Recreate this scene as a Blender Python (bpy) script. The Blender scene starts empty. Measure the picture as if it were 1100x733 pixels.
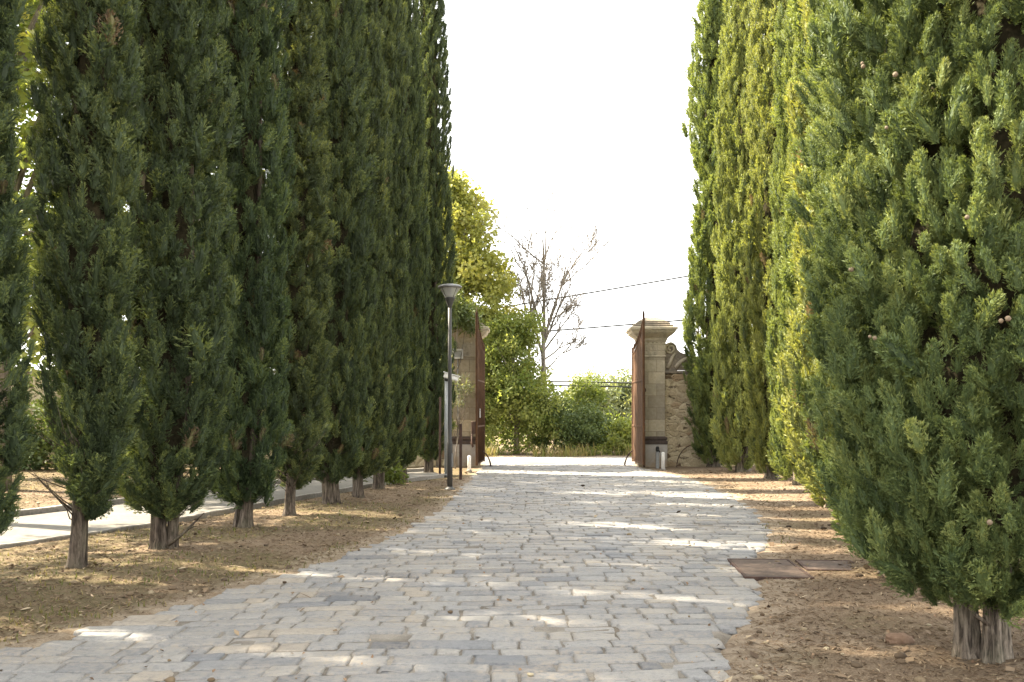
import bpy, bmesh, math, random
import numpy as np

random.seed(11)
rng = np.random.default_rng(11)
scene = bpy.context.scene
COL = scene.collection
R = math.radians

# ------------------------------------------------------------------ utilities
def link(o, parent=None):
    COL.objects.link(o)
    if parent is not None:
        o.parent = parent
    return o

def tag(o, label=None, cat=None, group=None, kind=None):
    if label: o['label'] = label
    if cat: o['category'] = cat
    if group: o['group'] = group
    if kind: o['kind'] = kind
    return o

def empty(name, loc, rz=0.0):
    o = bpy.data.objects.new(name, None)
    o.empty_display_size = 0.2
    o.location = loc
    o.rotation_euler = (0, 0, rz)
    return link(o)

def copy_tree(o, parent=None):
    c = o.copy(); link(c)
    if parent is not None:
        c.parent = parent
    for ch in list(o.children):
        copy_tree(ch, c)
    return c

def vnoise(P, seed=0):
    """value noise in -1..1, P (N,3)"""
    P = np.asarray(P, float)
    i = np.floor(P).astype(np.int64); f = P - i
    f = f * f * (3 - 2 * f)
    def h(a, b, c):
        n = (a * 73856093) ^ (b * 19349663) ^ (c * 83492791) ^ (seed * 2654435761)
        n = (n ^ (n >> 13)) * 1274126177
        n = n & 0x7fffffff
        n = (n ^ (n >> 16)) & 0xffff
        return n / 32767.5 - 1.0
    r = 0
    for dx in (0, 1):
        for dy in (0, 1):
            for dz in (0, 1):
                w = (f[:, 0] if dx else 1 - f[:, 0]) * (f[:, 1] if dy else 1 - f[:, 1]) * (f[:, 2] if dz else 1 - f[:, 2])
                r = r + w * h(i[:, 0] + dx, i[:, 1] + dy, i[:, 2] + dz)
    return r

def n2(x, y, s, seed=0):
    x = np.asarray(x, float); y = np.asarray(y, float)
    sh = np.broadcast(x, y).shape
    X = np.broadcast_to(x, sh).ravel(); Y = np.broadcast_to(y, sh).ravel()
    return vnoise(np.stack([X * s, Y * s, np.full(X.shape, 0.37)], 1), seed).reshape(sh)

def smooth(a, b, x):
    t = np.clip((x - a) / (b - a), 0, 1)
    return t * t * (3 - 2 * t)

def np_mesh(name, V, F, mats, parent=None, tint=None, matidx=None, shade=False, vattr=None, loc=None):
    V = np.asarray(V, np.float32); F = np.asarray(F, np.int32)
    k = F.shape[1]
    me = bpy.data.meshes.new(name)
    me.vertices.add(len(V)); me.vertices.foreach_set('co', V.ravel())
    me.loops.add(F.size); me.loops.foreach_set('vertex_index', F.ravel())
    me.polygons.add(len(F)); me.polygons.foreach_set('loop_start', np.arange(0, F.size, k, dtype=np.int32))
    if matidx is not None:
        me.polygons.foreach_set('material_index', np.asarray(matidx, np.int32))
    me.polygons.foreach_set('use_smooth', np.full(len(F), bool(shade)))
    if tint is not None:
        a = me.attributes.new('tint', 'FLOAT', 'FACE'); a.data.foreach_set('value', np.asarray(tint, np.float32))
    for nm, arr in (vattr or {}).items():
        a = me.attributes.new(nm, 'FLOAT', 'POINT'); a.data.foreach_set('value', np.asarray(arr, np.float32))
    me.update(calc_edges=True)
    for m in (mats if isinstance(mats, (list, tuple)) else [mats]):
        me.materials.append(m)
    o = bpy.data.objects.new(name, me)
    if loc is not None: o.location = loc
    return link(o, parent)

class MB:
    """collects pieces, builds ONE mesh object"""
    def __init__(self): self.v = []; self.f = []; self.mi = []; self.sm = []
    def add(self, vs, fs, mi=0, sm=False):
        b = len(self.v)
        self.v.extend([tuple(p) for p in vs])
        for f in fs:
            self.f.append(tuple(b + i for i in f)); self.mi.append(mi); self.sm.append(sm)
    def box(self, x0, x1, y0, y1, z0, z1, c=0.006, mi=0, rot=None, org=None):
        bm = bmesh.new()
        bmesh.ops.create_cube(bm, size=1)
        for v in bm.verts:
            v.co = ((x0 + x1) / 2 + v.co.x * (x1 - x0), (y0 + y1) / 2 + v.co.y * (y1 - y0), (z0 + z1) / 2 + v.co.z * (z1 - z0))
        if c > 0:
            bmesh.ops.bevel(bm, geom=bm.edges[:], offset=min(c, 0.3 * min(x1 - x0, y1 - y0, z1 - z0)), segments=1, affect='EDGES')
        bm.verts.index_update()
        vs = [v.co.copy() for v in bm.verts]
        if rot is not None:
            vs = [org + rot @ (p - org) for p in vs]
        self.add(vs, [[v.index for v in f.verts] for f in bm.faces], mi)
        bm.free()
    def tube(self, pts, rad, n=8, mi=0, cap=True, sm=True, ridge=0.0, nr=5, seed=0, lump=0.0):
        P = np.array(pts, float); m = len(P)
        rad = np.broadcast_to(np.array(rad, float), (m,))
        T = np.gradient(P, axis=0); T /= np.linalg.norm(T, axis=1)[:, None] + 1e-9
        ref = np.array([1, 0, 0.0]) if abs(T[0][0]) < 0.8 else np.array([0, 1.0, 0])
        vs = []
        for i in range(m):
            u = np.cross(T[i], ref); u /= np.linalg.norm(u) + 1e-9
            w = np.cross(T[i], u); ref = np.cross(u, T[i])
            for k in range(n):
                a = 2 * math.pi * k / n
                r = rad[i] * (1 + ridge * math.sin(nr * a + seed + 0.5 * i / m) + ridge * .6 * math.sin((nr * 2 + 1) * a + seed * 2.1))
                if lump:
                    r *= 1 + lump * math.sin(seed * 3.7 + i * 1.9 + 2 * a)
                vs.append(P[i] + r * (math.cos(a) * u + math.sin(a) * w))
        fs = [(i * n + k, i * n + (k + 1) % n, (i + 1) * n + (k + 1) % n, (i + 1) * n + k) for i in range(m - 1) for k in range(n)]
        if cap:
            fs.append(tuple(range(n - 1, -1, -1))); fs.append(tuple((m - 1) * n + k for k in range(n)))
        self.add(vs, fs, mi, sm)
    def lathe(self, prof, n=24, cx=0, cy=0, mi=0, sm=True, cap=True):
        vs = [(cx + r * math.cos(2 * math.pi * k / n), cy + r * math.sin(2 * math.pi * k / n), z) for r, z in prof for k in range(n)]
        fs = [(i * n + k, i * n + (k + 1) % n, (i + 1) * n + (k + 1) % n, (i + 1) * n + k) for i in range(len(prof) - 1) for k in range(n)]
        if cap:
            fs.append(tuple(range(n - 1, -1, -1))); fs.append(tuple((len(prof) - 1) * n + k for k in range(n)))
        self.add(vs, fs, mi, sm)
    def square(self, prof, cx=0, cy=0, mi=0):
        """square-plan loft of (half width, z)"""
        vs = [(cx + sx * h, cy + sy * h, z) for h, z in prof for sx, sy in ((-1, -1), (1, -1), (1, 1), (-1, 1))]
        fs = [(i * 4 + k, i * 4 + (k + 1) % 4, (i + 1) * 4 + (k + 1) % 4, (i + 1) * 4 + k) for i in range(len(prof) - 1) for k in range(4)]
        fs.append((3, 2, 1, 0)); fs.append(tuple((len(prof) - 1) * 4 + k for k in range(4)))
        self.add(vs, fs, mi)
    def prism(self, outline, y0, y1, mi=0):
        """outline in x,z; extruded along y"""
        n = len(outline)
        vs = [(x, y0, z) for x, z in outline] + [(x, y1, z) for x, z in outline]
        fs = [tuple(range(n)), tuple(range(2 * n - 1, n - 1, -1))] + [(i, i + n, (i + 1) % n + n, (i + 1) % n) for i in range(n)]
        self.add(vs, fs, mi)
    def build(self, name, mats, parent=None, loc=None):
        me = bpy.data.meshes.new(name)
        me.from_pydata([tuple(float(c) for c in p) for p in self.v], [], self.f)
        me.polygons.foreach_set('material_index', self.mi)
        me.polygons.foreach_set('use_smooth', self.sm)
        me.update()
        bm = bmesh.new(); bm.from_mesh(me)
        bmesh.ops.recalc_face_normals(bm, faces=bm.faces); bm.to_mesh(me); bm.free()
        for m in (mats if isinstance(mats, (list, tuple)) else [mats]):
            me.materials.append(m)
        o = bpy.data.objects.new(name, me)
        if loc is not None: o.location = loc
        return link(o, parent)

# ------------------------------------------------------------------ materials
class NT:
    def __init__(self, name):
        self.m = bpy.data.materials.new(name); self.m.use_nodes = True
        self.t = self.m.node_tree; self.t.nodes.clear()
        self.out = self.t.nodes.new('ShaderNodeOutputMaterial')
    def n(self, typ, **kw):
        nd = self.t.nodes.new('ShaderNode' + typ)
        for k, v in kw.items():
            if k.startswith('i_'):
                nd.inputs[k[2:].replace('_', ' ')].default_value = v
            else:
                setattr(nd, k, v)
        return nd
    def l(self, a, b): self.t.links.new(a, b)
    def coord(self, scale=(1, 1, 1), world=False):
        if world:
            s = self.n('NewGeometry').outputs['Position']
        else:
            s = self.n('TexCoord').outputs['Object']
        mp = self.n('Mapping'); mp.inputs['Scale'].default_value = scale
        self.l(s, mp.inputs['Vector']); return mp.outputs['Vector']
    def noise(self, vec, scale, detail=5, rough=.6, dist=0.0):
        nd = self.n('TexNoise'); nd.inputs['Scale'].default_value = scale
        nd.inputs['Detail'].default_value = detail; nd.inputs['Roughness'].default_value = rough
        nd.inputs['Distortion'].default_value = dist
        self.l(vec, nd.inputs['Vector']); return nd.outputs['Fac']
    def ramp(self, fac, stops, interp='LINEAR'):
        nd = self.n('ValToRGB'); cr = nd.color_ramp; cr.interpolation = interp
        while len(cr.elements) > len(stops): cr.elements.remove(cr.elements[-1])
        while len(cr.elements) < len(stops): cr.elements.new(0.5)
        for e, (p, c) in zip(cr.elements, stops):
            e.position = p; e.color = (*c, 1) if len(c) == 3 else c
        self.l(fac, nd.inputs['Fac']); return nd.outputs['Color']
    def mix(self, fac, a, b, mode='MIX'):
        nd = self.n('Mix', data_type='RGBA', blend_type=mode)
        for s, v in ((nd.inputs[0], fac), (nd.inputs[6], a), (nd.inputs[7], b)):
            if hasattr(v, 'links'): self.l(v, s)
            elif isinstance(v, tuple): s.default_value = (*v, 1) if len(v) == 3 else v
            else: s.default_value = v
        return nd.outputs[2]
    def math(self, op, a, b=0.0, clamp=False):
        nd = self.n('Math', operation=op, use_clamp=clamp)
        for s, v in ((nd.inputs[0], a), (nd.inputs[1], b)):
            if hasattr(v, 'links'): self.l(v, s)
            else: s.default_value = v
        return nd.outputs[0]
    def bsdf(self, col, rough=.7, metal=0.0, spec=.4, bump=None, bstr=.5, bdist=.02):
        p = self.n('BsdfPrincipled')
        for s, v in ((p.inputs['Base Color'], col), (p.inputs['Roughness'], rough), (p.inputs['Metallic'], metal), (p.inputs['Specular IOR Level'], spec)):
            if hasattr(v, 'links'): self.l(v, s)
            elif isinstance(v, tuple): s.default_value = (*v, 1)
            else: s.default_value = v
        if bump is not None:
            b = self.n('Bump'); b.inputs['Strength'].default_value = bstr; b.inputs['Distance'].default_value = bdist
            self.l(bump, b.inputs['Height']); self.l(b.outputs['Normal'], p.inputs['Normal'])
        return p
    def done(self, sh):
        self.l(sh.outputs[0], self.out.inputs['Surface']); return self.m

def leaf_mat(name, stops, transl=.3, rough=.55, tcol=(1.35, 1.25, .55)):
    t = NT(name)
    f = t.n('Attribute', attribute_name='tint').outputs['Fac']
    rnd = t.n('ObjectInfo').outputs['Random']
    c = t.ramp(f, stops)
    c = t.mix(1.0, c, t.ramp(rnd, [(0, (.82, .9, .85)), (1, (1.15, 1.08, 1.0))]), 'MULTIPLY')
    p = t.bsdf(c, rough, spec=.25)
    tr = t.n('BsdfTranslucent')
    t.l(t.mix(1.0, c, tcol, 'MULTIPLY'), tr.inputs['Color'])
    ms = t.n('MixShader'); ms.inputs[0].default_value = transl
    t.l(p.outputs[0], ms.inputs[1]); t.l(tr.outputs[0], ms.inputs[2])
    return t.done(ms)

M = {}
M['cypress'] = leaf_mat('cypress_foliage', [(0, (.038, .054, .030)), (.35, (.087, .118, .060)), (.62, (.180, .212, .084)), (.86, (.275, .300, .112)), (.93, (.15, .105, .075)), (1, (.21, .15, .11))], .30, .6, (1.6, 1.55, .58))  # pale end of the ramp carries the right row's sunlight
M['cypress_near'] = leaf_mat('cypress_near_foliage', [(0, (.048, .070, .031)), (.35, (.118, .156, .063)), (.65, (.214, .252, .094)), (.86, (.31, .325, .120)), (.93, (.15, .105, .075)), (1, (.21, .15, .11))], .28)
M['plane_leaf'] = leaf_mat('autumn_leaf', [(0, (.19, .23, .075)), (.5, (.30, .335, .115)), (1, (.44, .43, .16))], .42, .5)  # paled: distance haze is put into the leaf colour
M['green_leaf'] = leaf_mat('green_leaf', [(0, (0.077, 0.121, 0.028)), (.5, (0.154, 0.209, 0.044)), (1, (0.264, 0.297, 0.061))], .38, .5)
M['dark_leaf'] = leaf_mat('dark_leaf', [(0, (0.050, 0.075, 0.031)), (.5, (0.094, 0.131, 0.050)), (1, (0.163, 0.200, 0.075))], .25, .5)  # lightened to carry some distance haze in the colour
M['olive_leaf'] = leaf_mat('olive_leaf', [(0, (.13, .16, .09)), (.5, (.22, .25, .15)), (1, (.33, .35, .22))], .3, .5)
M['lime_leaf'] = leaf_mat('lime_leaf', [(0, (.11, .15, .045)), (.5, (.20, .24, .075)), (1, (.34, .34, .13))], .5, .5)  # lightened as well, haze painted into the green
M['grass'] = leaf_mat('grass_blade', [(0, (.06, .085, .022)), (.5, (.13, .135, .045)), (1, (.26, .21, .11))], .3, .6)
M['straw'] = leaf_mat('dry_grass', [(0, (.22, .18, .08)), (.5, (.32, .26, .13)), (1, (.22, .25, .08))], .3, .6)
M['litter'] = leaf_mat('fallen_needles', [(0, (0.052, 0.034, 0.023)), (.4, (0.144, 0.094, 0.060)), (.75, (0.253, 0.178, 0.115)), (1, (0.437, 0.345, 0.241))], .0, .8)

def bark(name, a, b, sc=(26, 26, 4.5)):
    t = NT(name); v = t.coord(sc)
    f = t.noise(v, 1.6, 7, .65, .4)
    g = t.noise(t.coord((1, 1, 1)), 3.0, 4)
    c = t.ramp(f, [(.36, a), (.60, b)])
    c = t.mix(1.0, c, t.ramp(t.noise(t.coord((9, 9, 1.2)), 1.2, 6, .7), [(.38, (.45, .43, .42)), (.55, (1.05, 1.05, 1.05))]), 'MULTIPLY')
    c = t.mix(t.ramp(g, [(.45, (0, 0, 0)), (.7, (.35, .35, .35))]), c, (.16, .16, .10))
    return t.done(t.bsdf(c, .9, spec=.15, bump=f, bstr=.9, bdist=.03))
M['bark'] = bark('cypress_bark', (.038, .030, .023), (.17, .135, .105))
M['bark_pale'] = bark('weathered_bark', (.055, .045, .036), (.30, .25, .195))
M['bark_grey'] = bark('grey_bark', (.17, .15, .13), (.34, .305, .265))
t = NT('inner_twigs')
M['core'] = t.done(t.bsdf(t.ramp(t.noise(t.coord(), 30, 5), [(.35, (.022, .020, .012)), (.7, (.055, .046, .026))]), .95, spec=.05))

# ground: needle litter, thin dry grass, pale sand at the road edge
t = NT('ground_litter')
v = t.coord(world=True)
big = t.noise(v, .55, 5, .6); mid = t.noise(v, 6, 6, .65); fine = t.noise(v, 75, 6, .7)
lit = t.ramp(fine, [(.33, (0.068, 0.049, 0.033)), (.5, (0.170, 0.123, 0.083)), (.68, (0.308, 0.237, 0.165))])
lit = t.mix(t.ramp(mid, [(.4, (0, 0, 0)), (.66, (.75, .75, .75))]), lit, t.ramp(fine, [(.3, (.12, .088, .058)), (.7, (.34, .27, .19))]))
gr = t.ramp(t.noise(v, 55, 6, .7), [(.33, (0.059, 0.052, 0.024)), (.52, (0.122, 0.105, 0.050)), (.7, (0.227, 0.185, 0.105))])
ga = t.n('Attribute', attribute_name='grass').outputs['Fac']
sa = t.n('Attribute', attribute_name='sand').outputs['Fac']
ga2 = t.math('MULTIPLY', ga, t.math('ADD', .35, t.ramp(mid, [(.35, (0, 0, 0)), (.6, (1, 1, 1))])), True)
c = t.mix(ga2, lit, gr)
sand = t.ramp(fine, [(.3, (0.246, 0.197, 0.143)), (.7, (0.410, 0.344, 0.262))])
sa2 = t.math('MULTIPLY', sa, t.math('ADD', .2, t.ramp(mid, [(.4, (0, 0, 0)), (.62, (1, 1, 1))])), True)
c = t.mix(sa2, c, sand)
c = t.mix(1.0, c, t.ramp(big, [(.3, (.82, .8, .78)), (.7, (1.12, 1.1, 1.05))]), 'MULTIPLY')
M['ground'] = t.done(t.bsdf(c, .95, spec=.1, bump=t.math('ADD', fine, t.math('MULTIPLY', mid, 2.0)), bstr=.8, bdist=.015))

# paving stones (per stone tint) and the sandy joints
t = NT('paving_stone')
v = t.coord(world=True)
f = t.n('Attribute', attribute_name='tint').outputs['Fac']
c = t.ramp(f, [(0, (0.121, 0.125, 0.132)), (.14, (0.189, 0.193, 0.198)), (.4, (0.261, 0.257, 0.248)), (.65, (0.302, 0.293, 0.274)), (.86, (0.340, 0.318, 0.280)), (1, (0.347, 0.302, 0.242))])
nz = t.noise(v, 26, 8, .7); nb = t.noise(v, 1.3, 5, .6); sp = t.noise(v, 130, 4, .7)
c = t.mix(1.0, c, t.ramp(nz, [(.28, (.55, .55, .56)), (.5, (.98, .98, .98)), (.75, (1.25, 1.22, 1.17))]), 'MULTIPLY')
c = t.mix(1.0, c, t.ramp(sp, [(.3, (.8, .8, .8)), (.6, (1.06, 1.06, 1.06))]), 'MULTIPLY')
dust = t.math('MULTIPLY', t.ramp(nb, [(.38, (0, 0, 0)), (.62, (1, 1, 1))]), t.ramp(nz, [(.4, (0, 0, 0)), (.62, (.75, .75, .75))]))
c = t.mix(dust, c, (.345, .29, .22))
M['stone'] = t.done(t.bsdf(c, t.ramp(nz, [(.3, (.50, .50, .50)), (.7, (.78, .78, .78))]), spec=.45, bump=t.math('ADD', nz, t.math('MULTIPLY', sp, .5)), bstr=.8, bdist=.016))
t = NT('stone_joints')
v = t.coord(world=True); fine = t.noise(v, 90, 6, .7); b = t.noise(v, 2.2, 5)
c = t.mix(t.ramp(b, [(.4, (0, 0, 0)), (.62, (1, 1, 1))]), t.ramp(fine, [(.3, (.10, .088, .072)), (.7, (.21, .185, .15))]), t.ramp(fine, [(.3, (.20, .18, .15)), (.7, (.36, .325, .275))]))
M['joint'] = t.done(t.bsdf(c, .95, spec=.1, bump=fine, bstr=.8, bdist=.01))

def concrete(name, a, b, sc=14):
    t = NT(name); v = t.coord(world=True)
    f = t.noise(v, sc, 8, .65); g = t.noise(v, .9, 4)
    c = t.ramp(f, [(.3, a), (.7, b)])
    c = t.mix(1.0, c, t.ramp(g, [(.3, (.8, .79, .77)), (.7, (1.1, 1.1, 1.1))]), 'MULTIPLY')
    return t.done(t.bsdf(c, .85, spec=.2, bump=f, bstr=.35, bdist=.01))
M['concrete'] = concrete('path_concrete', (.145, .136, .118), (.21, .197, .175))
M['kerb'] = concrete('kerb_stone', (.20, .185, .165), (.36, .335, .30), 20)
M['asphalt'] = concrete('pale_asphalt', (.18, .175, .165), (.26, .25, .24), 40)

def stone_mat(name, a, b, dark, sc=(2.9, 2.9, 2.9), stain=.5, blocks=True):
    t = NT(name); v = t.coord()
    f = t.noise(v, 16, 8, .68); g = t.noise(v, 2.1, 6, .65, .5)
    c = t.ramp(f, [(.3, a), (.7, b)])
    bump = f
    if blocks:
        sep = t.n('SeparateXYZ'); t.l(v, sep.inputs[0])
        cmb = t.n('CombineXYZ'); t.l(t.math('ADD', sep.outputs[0], sep.outputs[1]), cmb.inputs[0]); t.l(sep.outputs[2], cmb.inputs[1])
        br = t.n('TexBrick', offset=.5); br.inputs['Scale'].default_value = 1.0
        br.inputs['Brick Width'].default_value = .47; br.inputs['Row Height'].default_value = .33
        br.inputs['Mortar Size'].default_value = .006; br.inputs['Bias'].default_value = -.1
        br.inputs['Color1'].default_value = (1.1, 1.08, 1.0, 1); br.inputs['Color2'].default_value = (.60, .59, .58, 1); br.inputs['Mortar'].default_value = (.55, .5, .45, 1)
        t.l(cmb.outputs[0], br.inputs['Vector'])
        c = t.mix(1.0, c, br.outputs['Color'], 'MULTIPLY')
        bump = t.math('SUBTRACT', f, br.outputs['Fac'])
    c = t.mix(t.ramp(g, [(.5, (0, 0, 0)), (.72, (stain,) * 3)]), c, dark)
    return t.done(t.bsdf(c, .9, spec=.15, bump=bump, bstr=.6, bdist=.015))
M['ashlar'] = stone_mat('pillar_ashlar', (.42, .37, .285), (.57, .515, .415), (.27, .25, .215), stain=.5)
M['ashlar_plain'] = stone_mat('pillar_carved_stone', (.43, .375, .28), (.58, .51, .39), (.19, .175, .15), stain=.7, blocks=False)
M['cap_dark'] = stone_mat('weathered_cap_stone', (.17, .145, .115), (.34, .29, .225), (.09, .08, .07), stain=.6, blocks=False)
M['band'] = stone_mat('dark_band_stone', (.07, .055, .05), (.14, .11, .095), (.05, .045, .04), stain=.5, blocks=False)
t = NT('plinth_render'); v = t.coord(); f = t.noise(v, 9, 7, .65)
sep = t.n('SeparateXYZ'); t.l(v, sep.inputs[0])
damp = t.math('ADD', t.math('MULTIPLY', t.noise(v, 4, 5), .8), t.math('MULTIPLY', sep.outputs[2], -.9))
c = t.mix(t.ramp(damp, [(.02, (0, 0, 0)), (.35, (.8, .8, .8))]), t.ramp(f, [(.3, (.42, .39, .36)), (.7, (.55, .52, .48))]), (.33, .245, .15))
M['plinth'] = t.done(t.bsdf(c, .9, spec=.15, bump=f, bstr=.4, bdist=.01))
# rubble wall
t = NT('rubble_wall'); v = t.coord()
w = t.noise(v, 3.0, 3)
mv = t.n('Mapping'); mv.inputs['Scale'].default_value = (3.4, 3.4, 5.6); t.l(t.n('TexCoord').outputs['Object'], mv.inputs['Vector'])
ad = t.n('VectorMath', operation='ADD'); t.l(mv.outputs[0], ad.inputs[0])
cm = t.n('CombineXYZ'); t.l(w, cm.inputs[0]); t.l(w, cm.inputs[2]); t.l(cm.outputs[0], ad.inputs[1])
vo = t.n('TexVoronoi'); vo.inputs['Scale'].default_value = 1.0; t.l(ad.outputs[0], vo.inputs['Vector'])
ve = t.n('TexVoronoi', feature='DISTANCE_TO_EDGE'); ve.inputs['Scale'].default_value = 1.0; t.l(ad.outputs[0], ve.inputs['Vector'])
hs = t.n('SeparateColor'); t.l(vo.outputs['Color'], hs.inputs[0])
f = t.noise(v, 24, 7, .68)
c = t.ramp(hs.outputs[0], [(0, (0.385, 0.312, 0.202)), (.35, (0.533, 0.441, 0.284)), (.7, (0.606, 0.514, 0.349)), (.93, (0.385, 0.276, 0.166)), (1, (0.147, 0.101, 0.064))])
c = t.mix(1.0, c, t.ramp(f, [(.3, (.72, .72, .72)), (.65, (1.1, 1.1, 1.1))]), 'MULTIPLY')
edge = t.ramp(ve.outputs['Distance'], [(.0, (1, 1, 1)), (.10, (0, 0, 0))])
c = t.mix(t.math('MULTIPLY', edge, t.ramp(t.noise(v, 5, 4), [(.35, (.25, .25, .25)), (.6, (1, 1, 1))])), c, (.52, .44, .30))
hole = t.ramp(t.noise(t.coord((1, 1, 1.7)), 6.5, 5, .6), [(.60, (0, 0, 0)), (.66, (1, 1, 1))])
c = t.mix(t.math('MULTIPLY', hole, .8), c, (.10, .07, .045))
bm_ = t.math('SUBTRACT', t.math('ADD', t.math('MULTIPLY', t.math('MINIMUM', ve.outputs['Distance'], .16), 4.0), t.math('MULTIPLY', f, .6)), t.math('MULTIPLY', hole, .9))
M['rubble'] = t.done(t.bsdf(c, .95, spec=.1, bump=bm_, bstr=.8, bdist=.04))

def rust(name, a, b, c3):
    t = NT(name); v = t.coord((1, 1, .35))
    f = t.noise(v, 14, 8, .7, .3); g = t.noise(v, 3, 5)
    c = t.ramp(f, [(.28, a), (.5, b), (.72, c3)])
    c = t.mix(1.0, c, t.ramp(g, [(.3, (.7, .7, .7)), (.7, (1.15, 1.15, 1.15))]), 'MULTIPLY')
    return t.done(t.bsdf(c, .8, metal=.0, spec=.3, bump=f, bstr=.4, bdist=.006))
M['rust'] = rust('rusted_iron', (.046, .022, .010), (.086, .042, .019), (.14, .074, .034))
M['rust_dark'] = rust('dark_rusted_iron', (.035, .022, .018), (.07, .042, .032), (.12, .07, .05))
M['drain'] = rust('rusty_drain_iron', (.060, .042, .031), (.095, .067, .050), (.165, .122, .092))
def paint(name, col, rough=.5, metal=0.0, var=.12):
    t = NT(name); f = t.noise(t.coord(), 18, 6, .7)
    c = t.mix(1.0, col, t.ramp(f, [(.3, (1 - var,) * 3), (.7, (1 + var,) * 3)]), 'MULTIPLY')
    return t.done(t.bsdf(c, rough, metal=metal, spec=.4, bump=f, bstr=.08, bdist=.004))
M['lamp_metal'] = paint('lamp_grey_paint', (.052, .050, .046), .5)
M['lamp_lid'] = paint('lamp_lid_metal', (.16, .16, .155), .4, .3)
M['white'] = paint('weathered_white_paint', (.78, .77, .74), .5, 0, .1)
M['galv'] = paint('galvanised_steel', (.30, .31, .31), .5, .4, .15)
M['black'] = paint('black_rubber', (.025, .025, .025), .6)
M['cone'] = paint('cypress_cone', (.15, .115, .075), .8, 0, .25)
M['rock'] = stone_mat('field_stone', (.17, .105, .068), (.29, .20, .14), (.11, .075, .05), stain=.5, blocks=False)
t = NT('lamp_glass')
ms = t.n('MixShader'); ms.inputs[0].default_value = .45
tb = t.n('BsdfTransparent'); tb.inputs[0].default_value = (.93, .94, .94, 1)
pb = t.bsdf((.72, .72, .68), .22, spec=.5)
t.l(tb.outputs[0], ms.inputs[1]); t.l(pb.outputs[0], ms.inputs[2]); M['glass'] = t.done(ms)

# ------------------------------------------------------------------ layout of the road and path (metres; camera stands at 0,0)
LE = [(-5.2, -6), (-4.6, 2), (-3.9, 5), (-3.38, 6.6), (-2.7, 8.2), (-2.16, 9.6), (-1.63, 11.6), (-1.31, 14.0), (-1.03, 18.0), (-.93, 22.2), (-.82, 25.4), (-.72, 29.6)]
RE = [(.4, -6), (.95, 3), (1.26, 5.84), (1.48, 6.6), (1.93, 7.8), (2.42, 9.5), (2.79, 11.0), (3.33, 12.7), (3.70, 14.8), (4.06, 18.0), (4.12, 21.9), (3.85, 25.0), (3.55, 27.0), (3.45, 29.6)]
def xl(y): return np.interp(y, [p[1] for p in LE], [p[0] for p in LE])
def xr(y): return np.interp(y, [p[1] for p in RE], [p[0] for p in RE])
PF = [(-13.5, 1), (-9.0, 6.2), (-7.2, 9.0), (-5.9, 11.5), (-5.0, 13.6), (-4.3, 16.6), (-3.55, 19.2), (-2.75, 21.9), (-1.7, 24.1)]
PB = [(-15.5, 4), (-11.2, 8.5), (-9.0, 11.6), (-7.4, 14.5), (-6.6, 16.6), (-5.7, 19.4), (-4.7, 21.9), (-3.7, 23.9), (-2.1, 25.6)]
def resample(pts, n):
    P = np.array(pts, float); d = np.r_[0, np.cumsum(np.linalg.norm(np.diff(P, axis=0), axis=1))]
    s = np.linspace(0, d[-1], n)
    Q = np.stack([np.interp(s, d, P[:, 0]), np.interp(s, d, P[:, 1])], 1)
    for _ in range(6):
        Q[1:-1] = (Q[:-2] + 2 * Q[1:-1] + Q[2:]) / 4
    return Q
NP_ = 70
pf = resample(PF, NP_); pb = resample(PB, NP_)
def in_path(X, Y, grow=0.0):
    """signed-ish: >0 inside the path strip"""
    sh = X.shape; q = np.stack([X.ravel(), Y.ravel()], 1)
    best = np.full(len(q), -9.0); bd = np.full(len(q), 1e9)
    c = (pf + pb) / 2; hw = np.linalg.norm(pf - pb, axis=1) / 2
    for i in range(NP_ - 1):
        a, b = c[i], c[i + 1]; ab = b - a
        u = np.clip(((q - a) @ ab) / (ab @ ab), 0, 1)
        d = np.linalg.norm(q - a - u[:, None] * ab, axis=1)
        better = d < bd
        bd = np.where(better, d, bd)
    tg = np.gradient(c, axis=0); tg /= np.linalg.norm(tg, axis=1)[:, None]
    w = np.abs((pf - c) @ np.array([1, 0]) * -tg[:, 1] + (pf - c) @ np.array([0, 1]) * tg[:, 0])
    return (np.median(w) + grow - bd).reshape(sh)

def ground_z(X, Y):
    X = np.asarray(X, float); Y = np.asarray(Y, float)
    base = .022 * n2(X, Y, .55, 3) + .014 * n2(X, Y, 1.9, 4) + .006 * n2(X, Y, 6.0, 5) + .012
    far = smooth(40, 70, np.hypot(X, Y - 12))
    base = base * (1 - far)
    # the right verge swells a little towards the cypresses, the left one round its trunks
    base = base + .05 * smooth(.3, 2.2, X - xr(Y)) * (Y < 27) + .05 * smooth(.4, 2.0, xl(Y) - X) * smooth(3.5, 1.5, xl(Y) - X) * (Y < 26)
    din = np.minimum(X - xl(Y), xr(Y) - X)
    s = smooth(-.02, .22, din) * (Y < 29.5)
    base = base * (1 - smooth(-.5, -.05, din) * (Y < 29.5)) + (.013 + .008 * n2(X, Y, 4.0, 6)) * smooth(-.5, -.05, din) * (Y < 29.5)
    base = base * (1 - s) - .05 * s
    ip = in_path(X, Y)
    base = base * (1 - smooth(-.25, -.05, ip)) + (-.05) * smooth(-.10, .02, ip)
    st = smooth(28.9, 29.35, Y) * smooth(33.7, 33.2, Y)
    return base * (1 - st) - .05 * st

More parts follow.
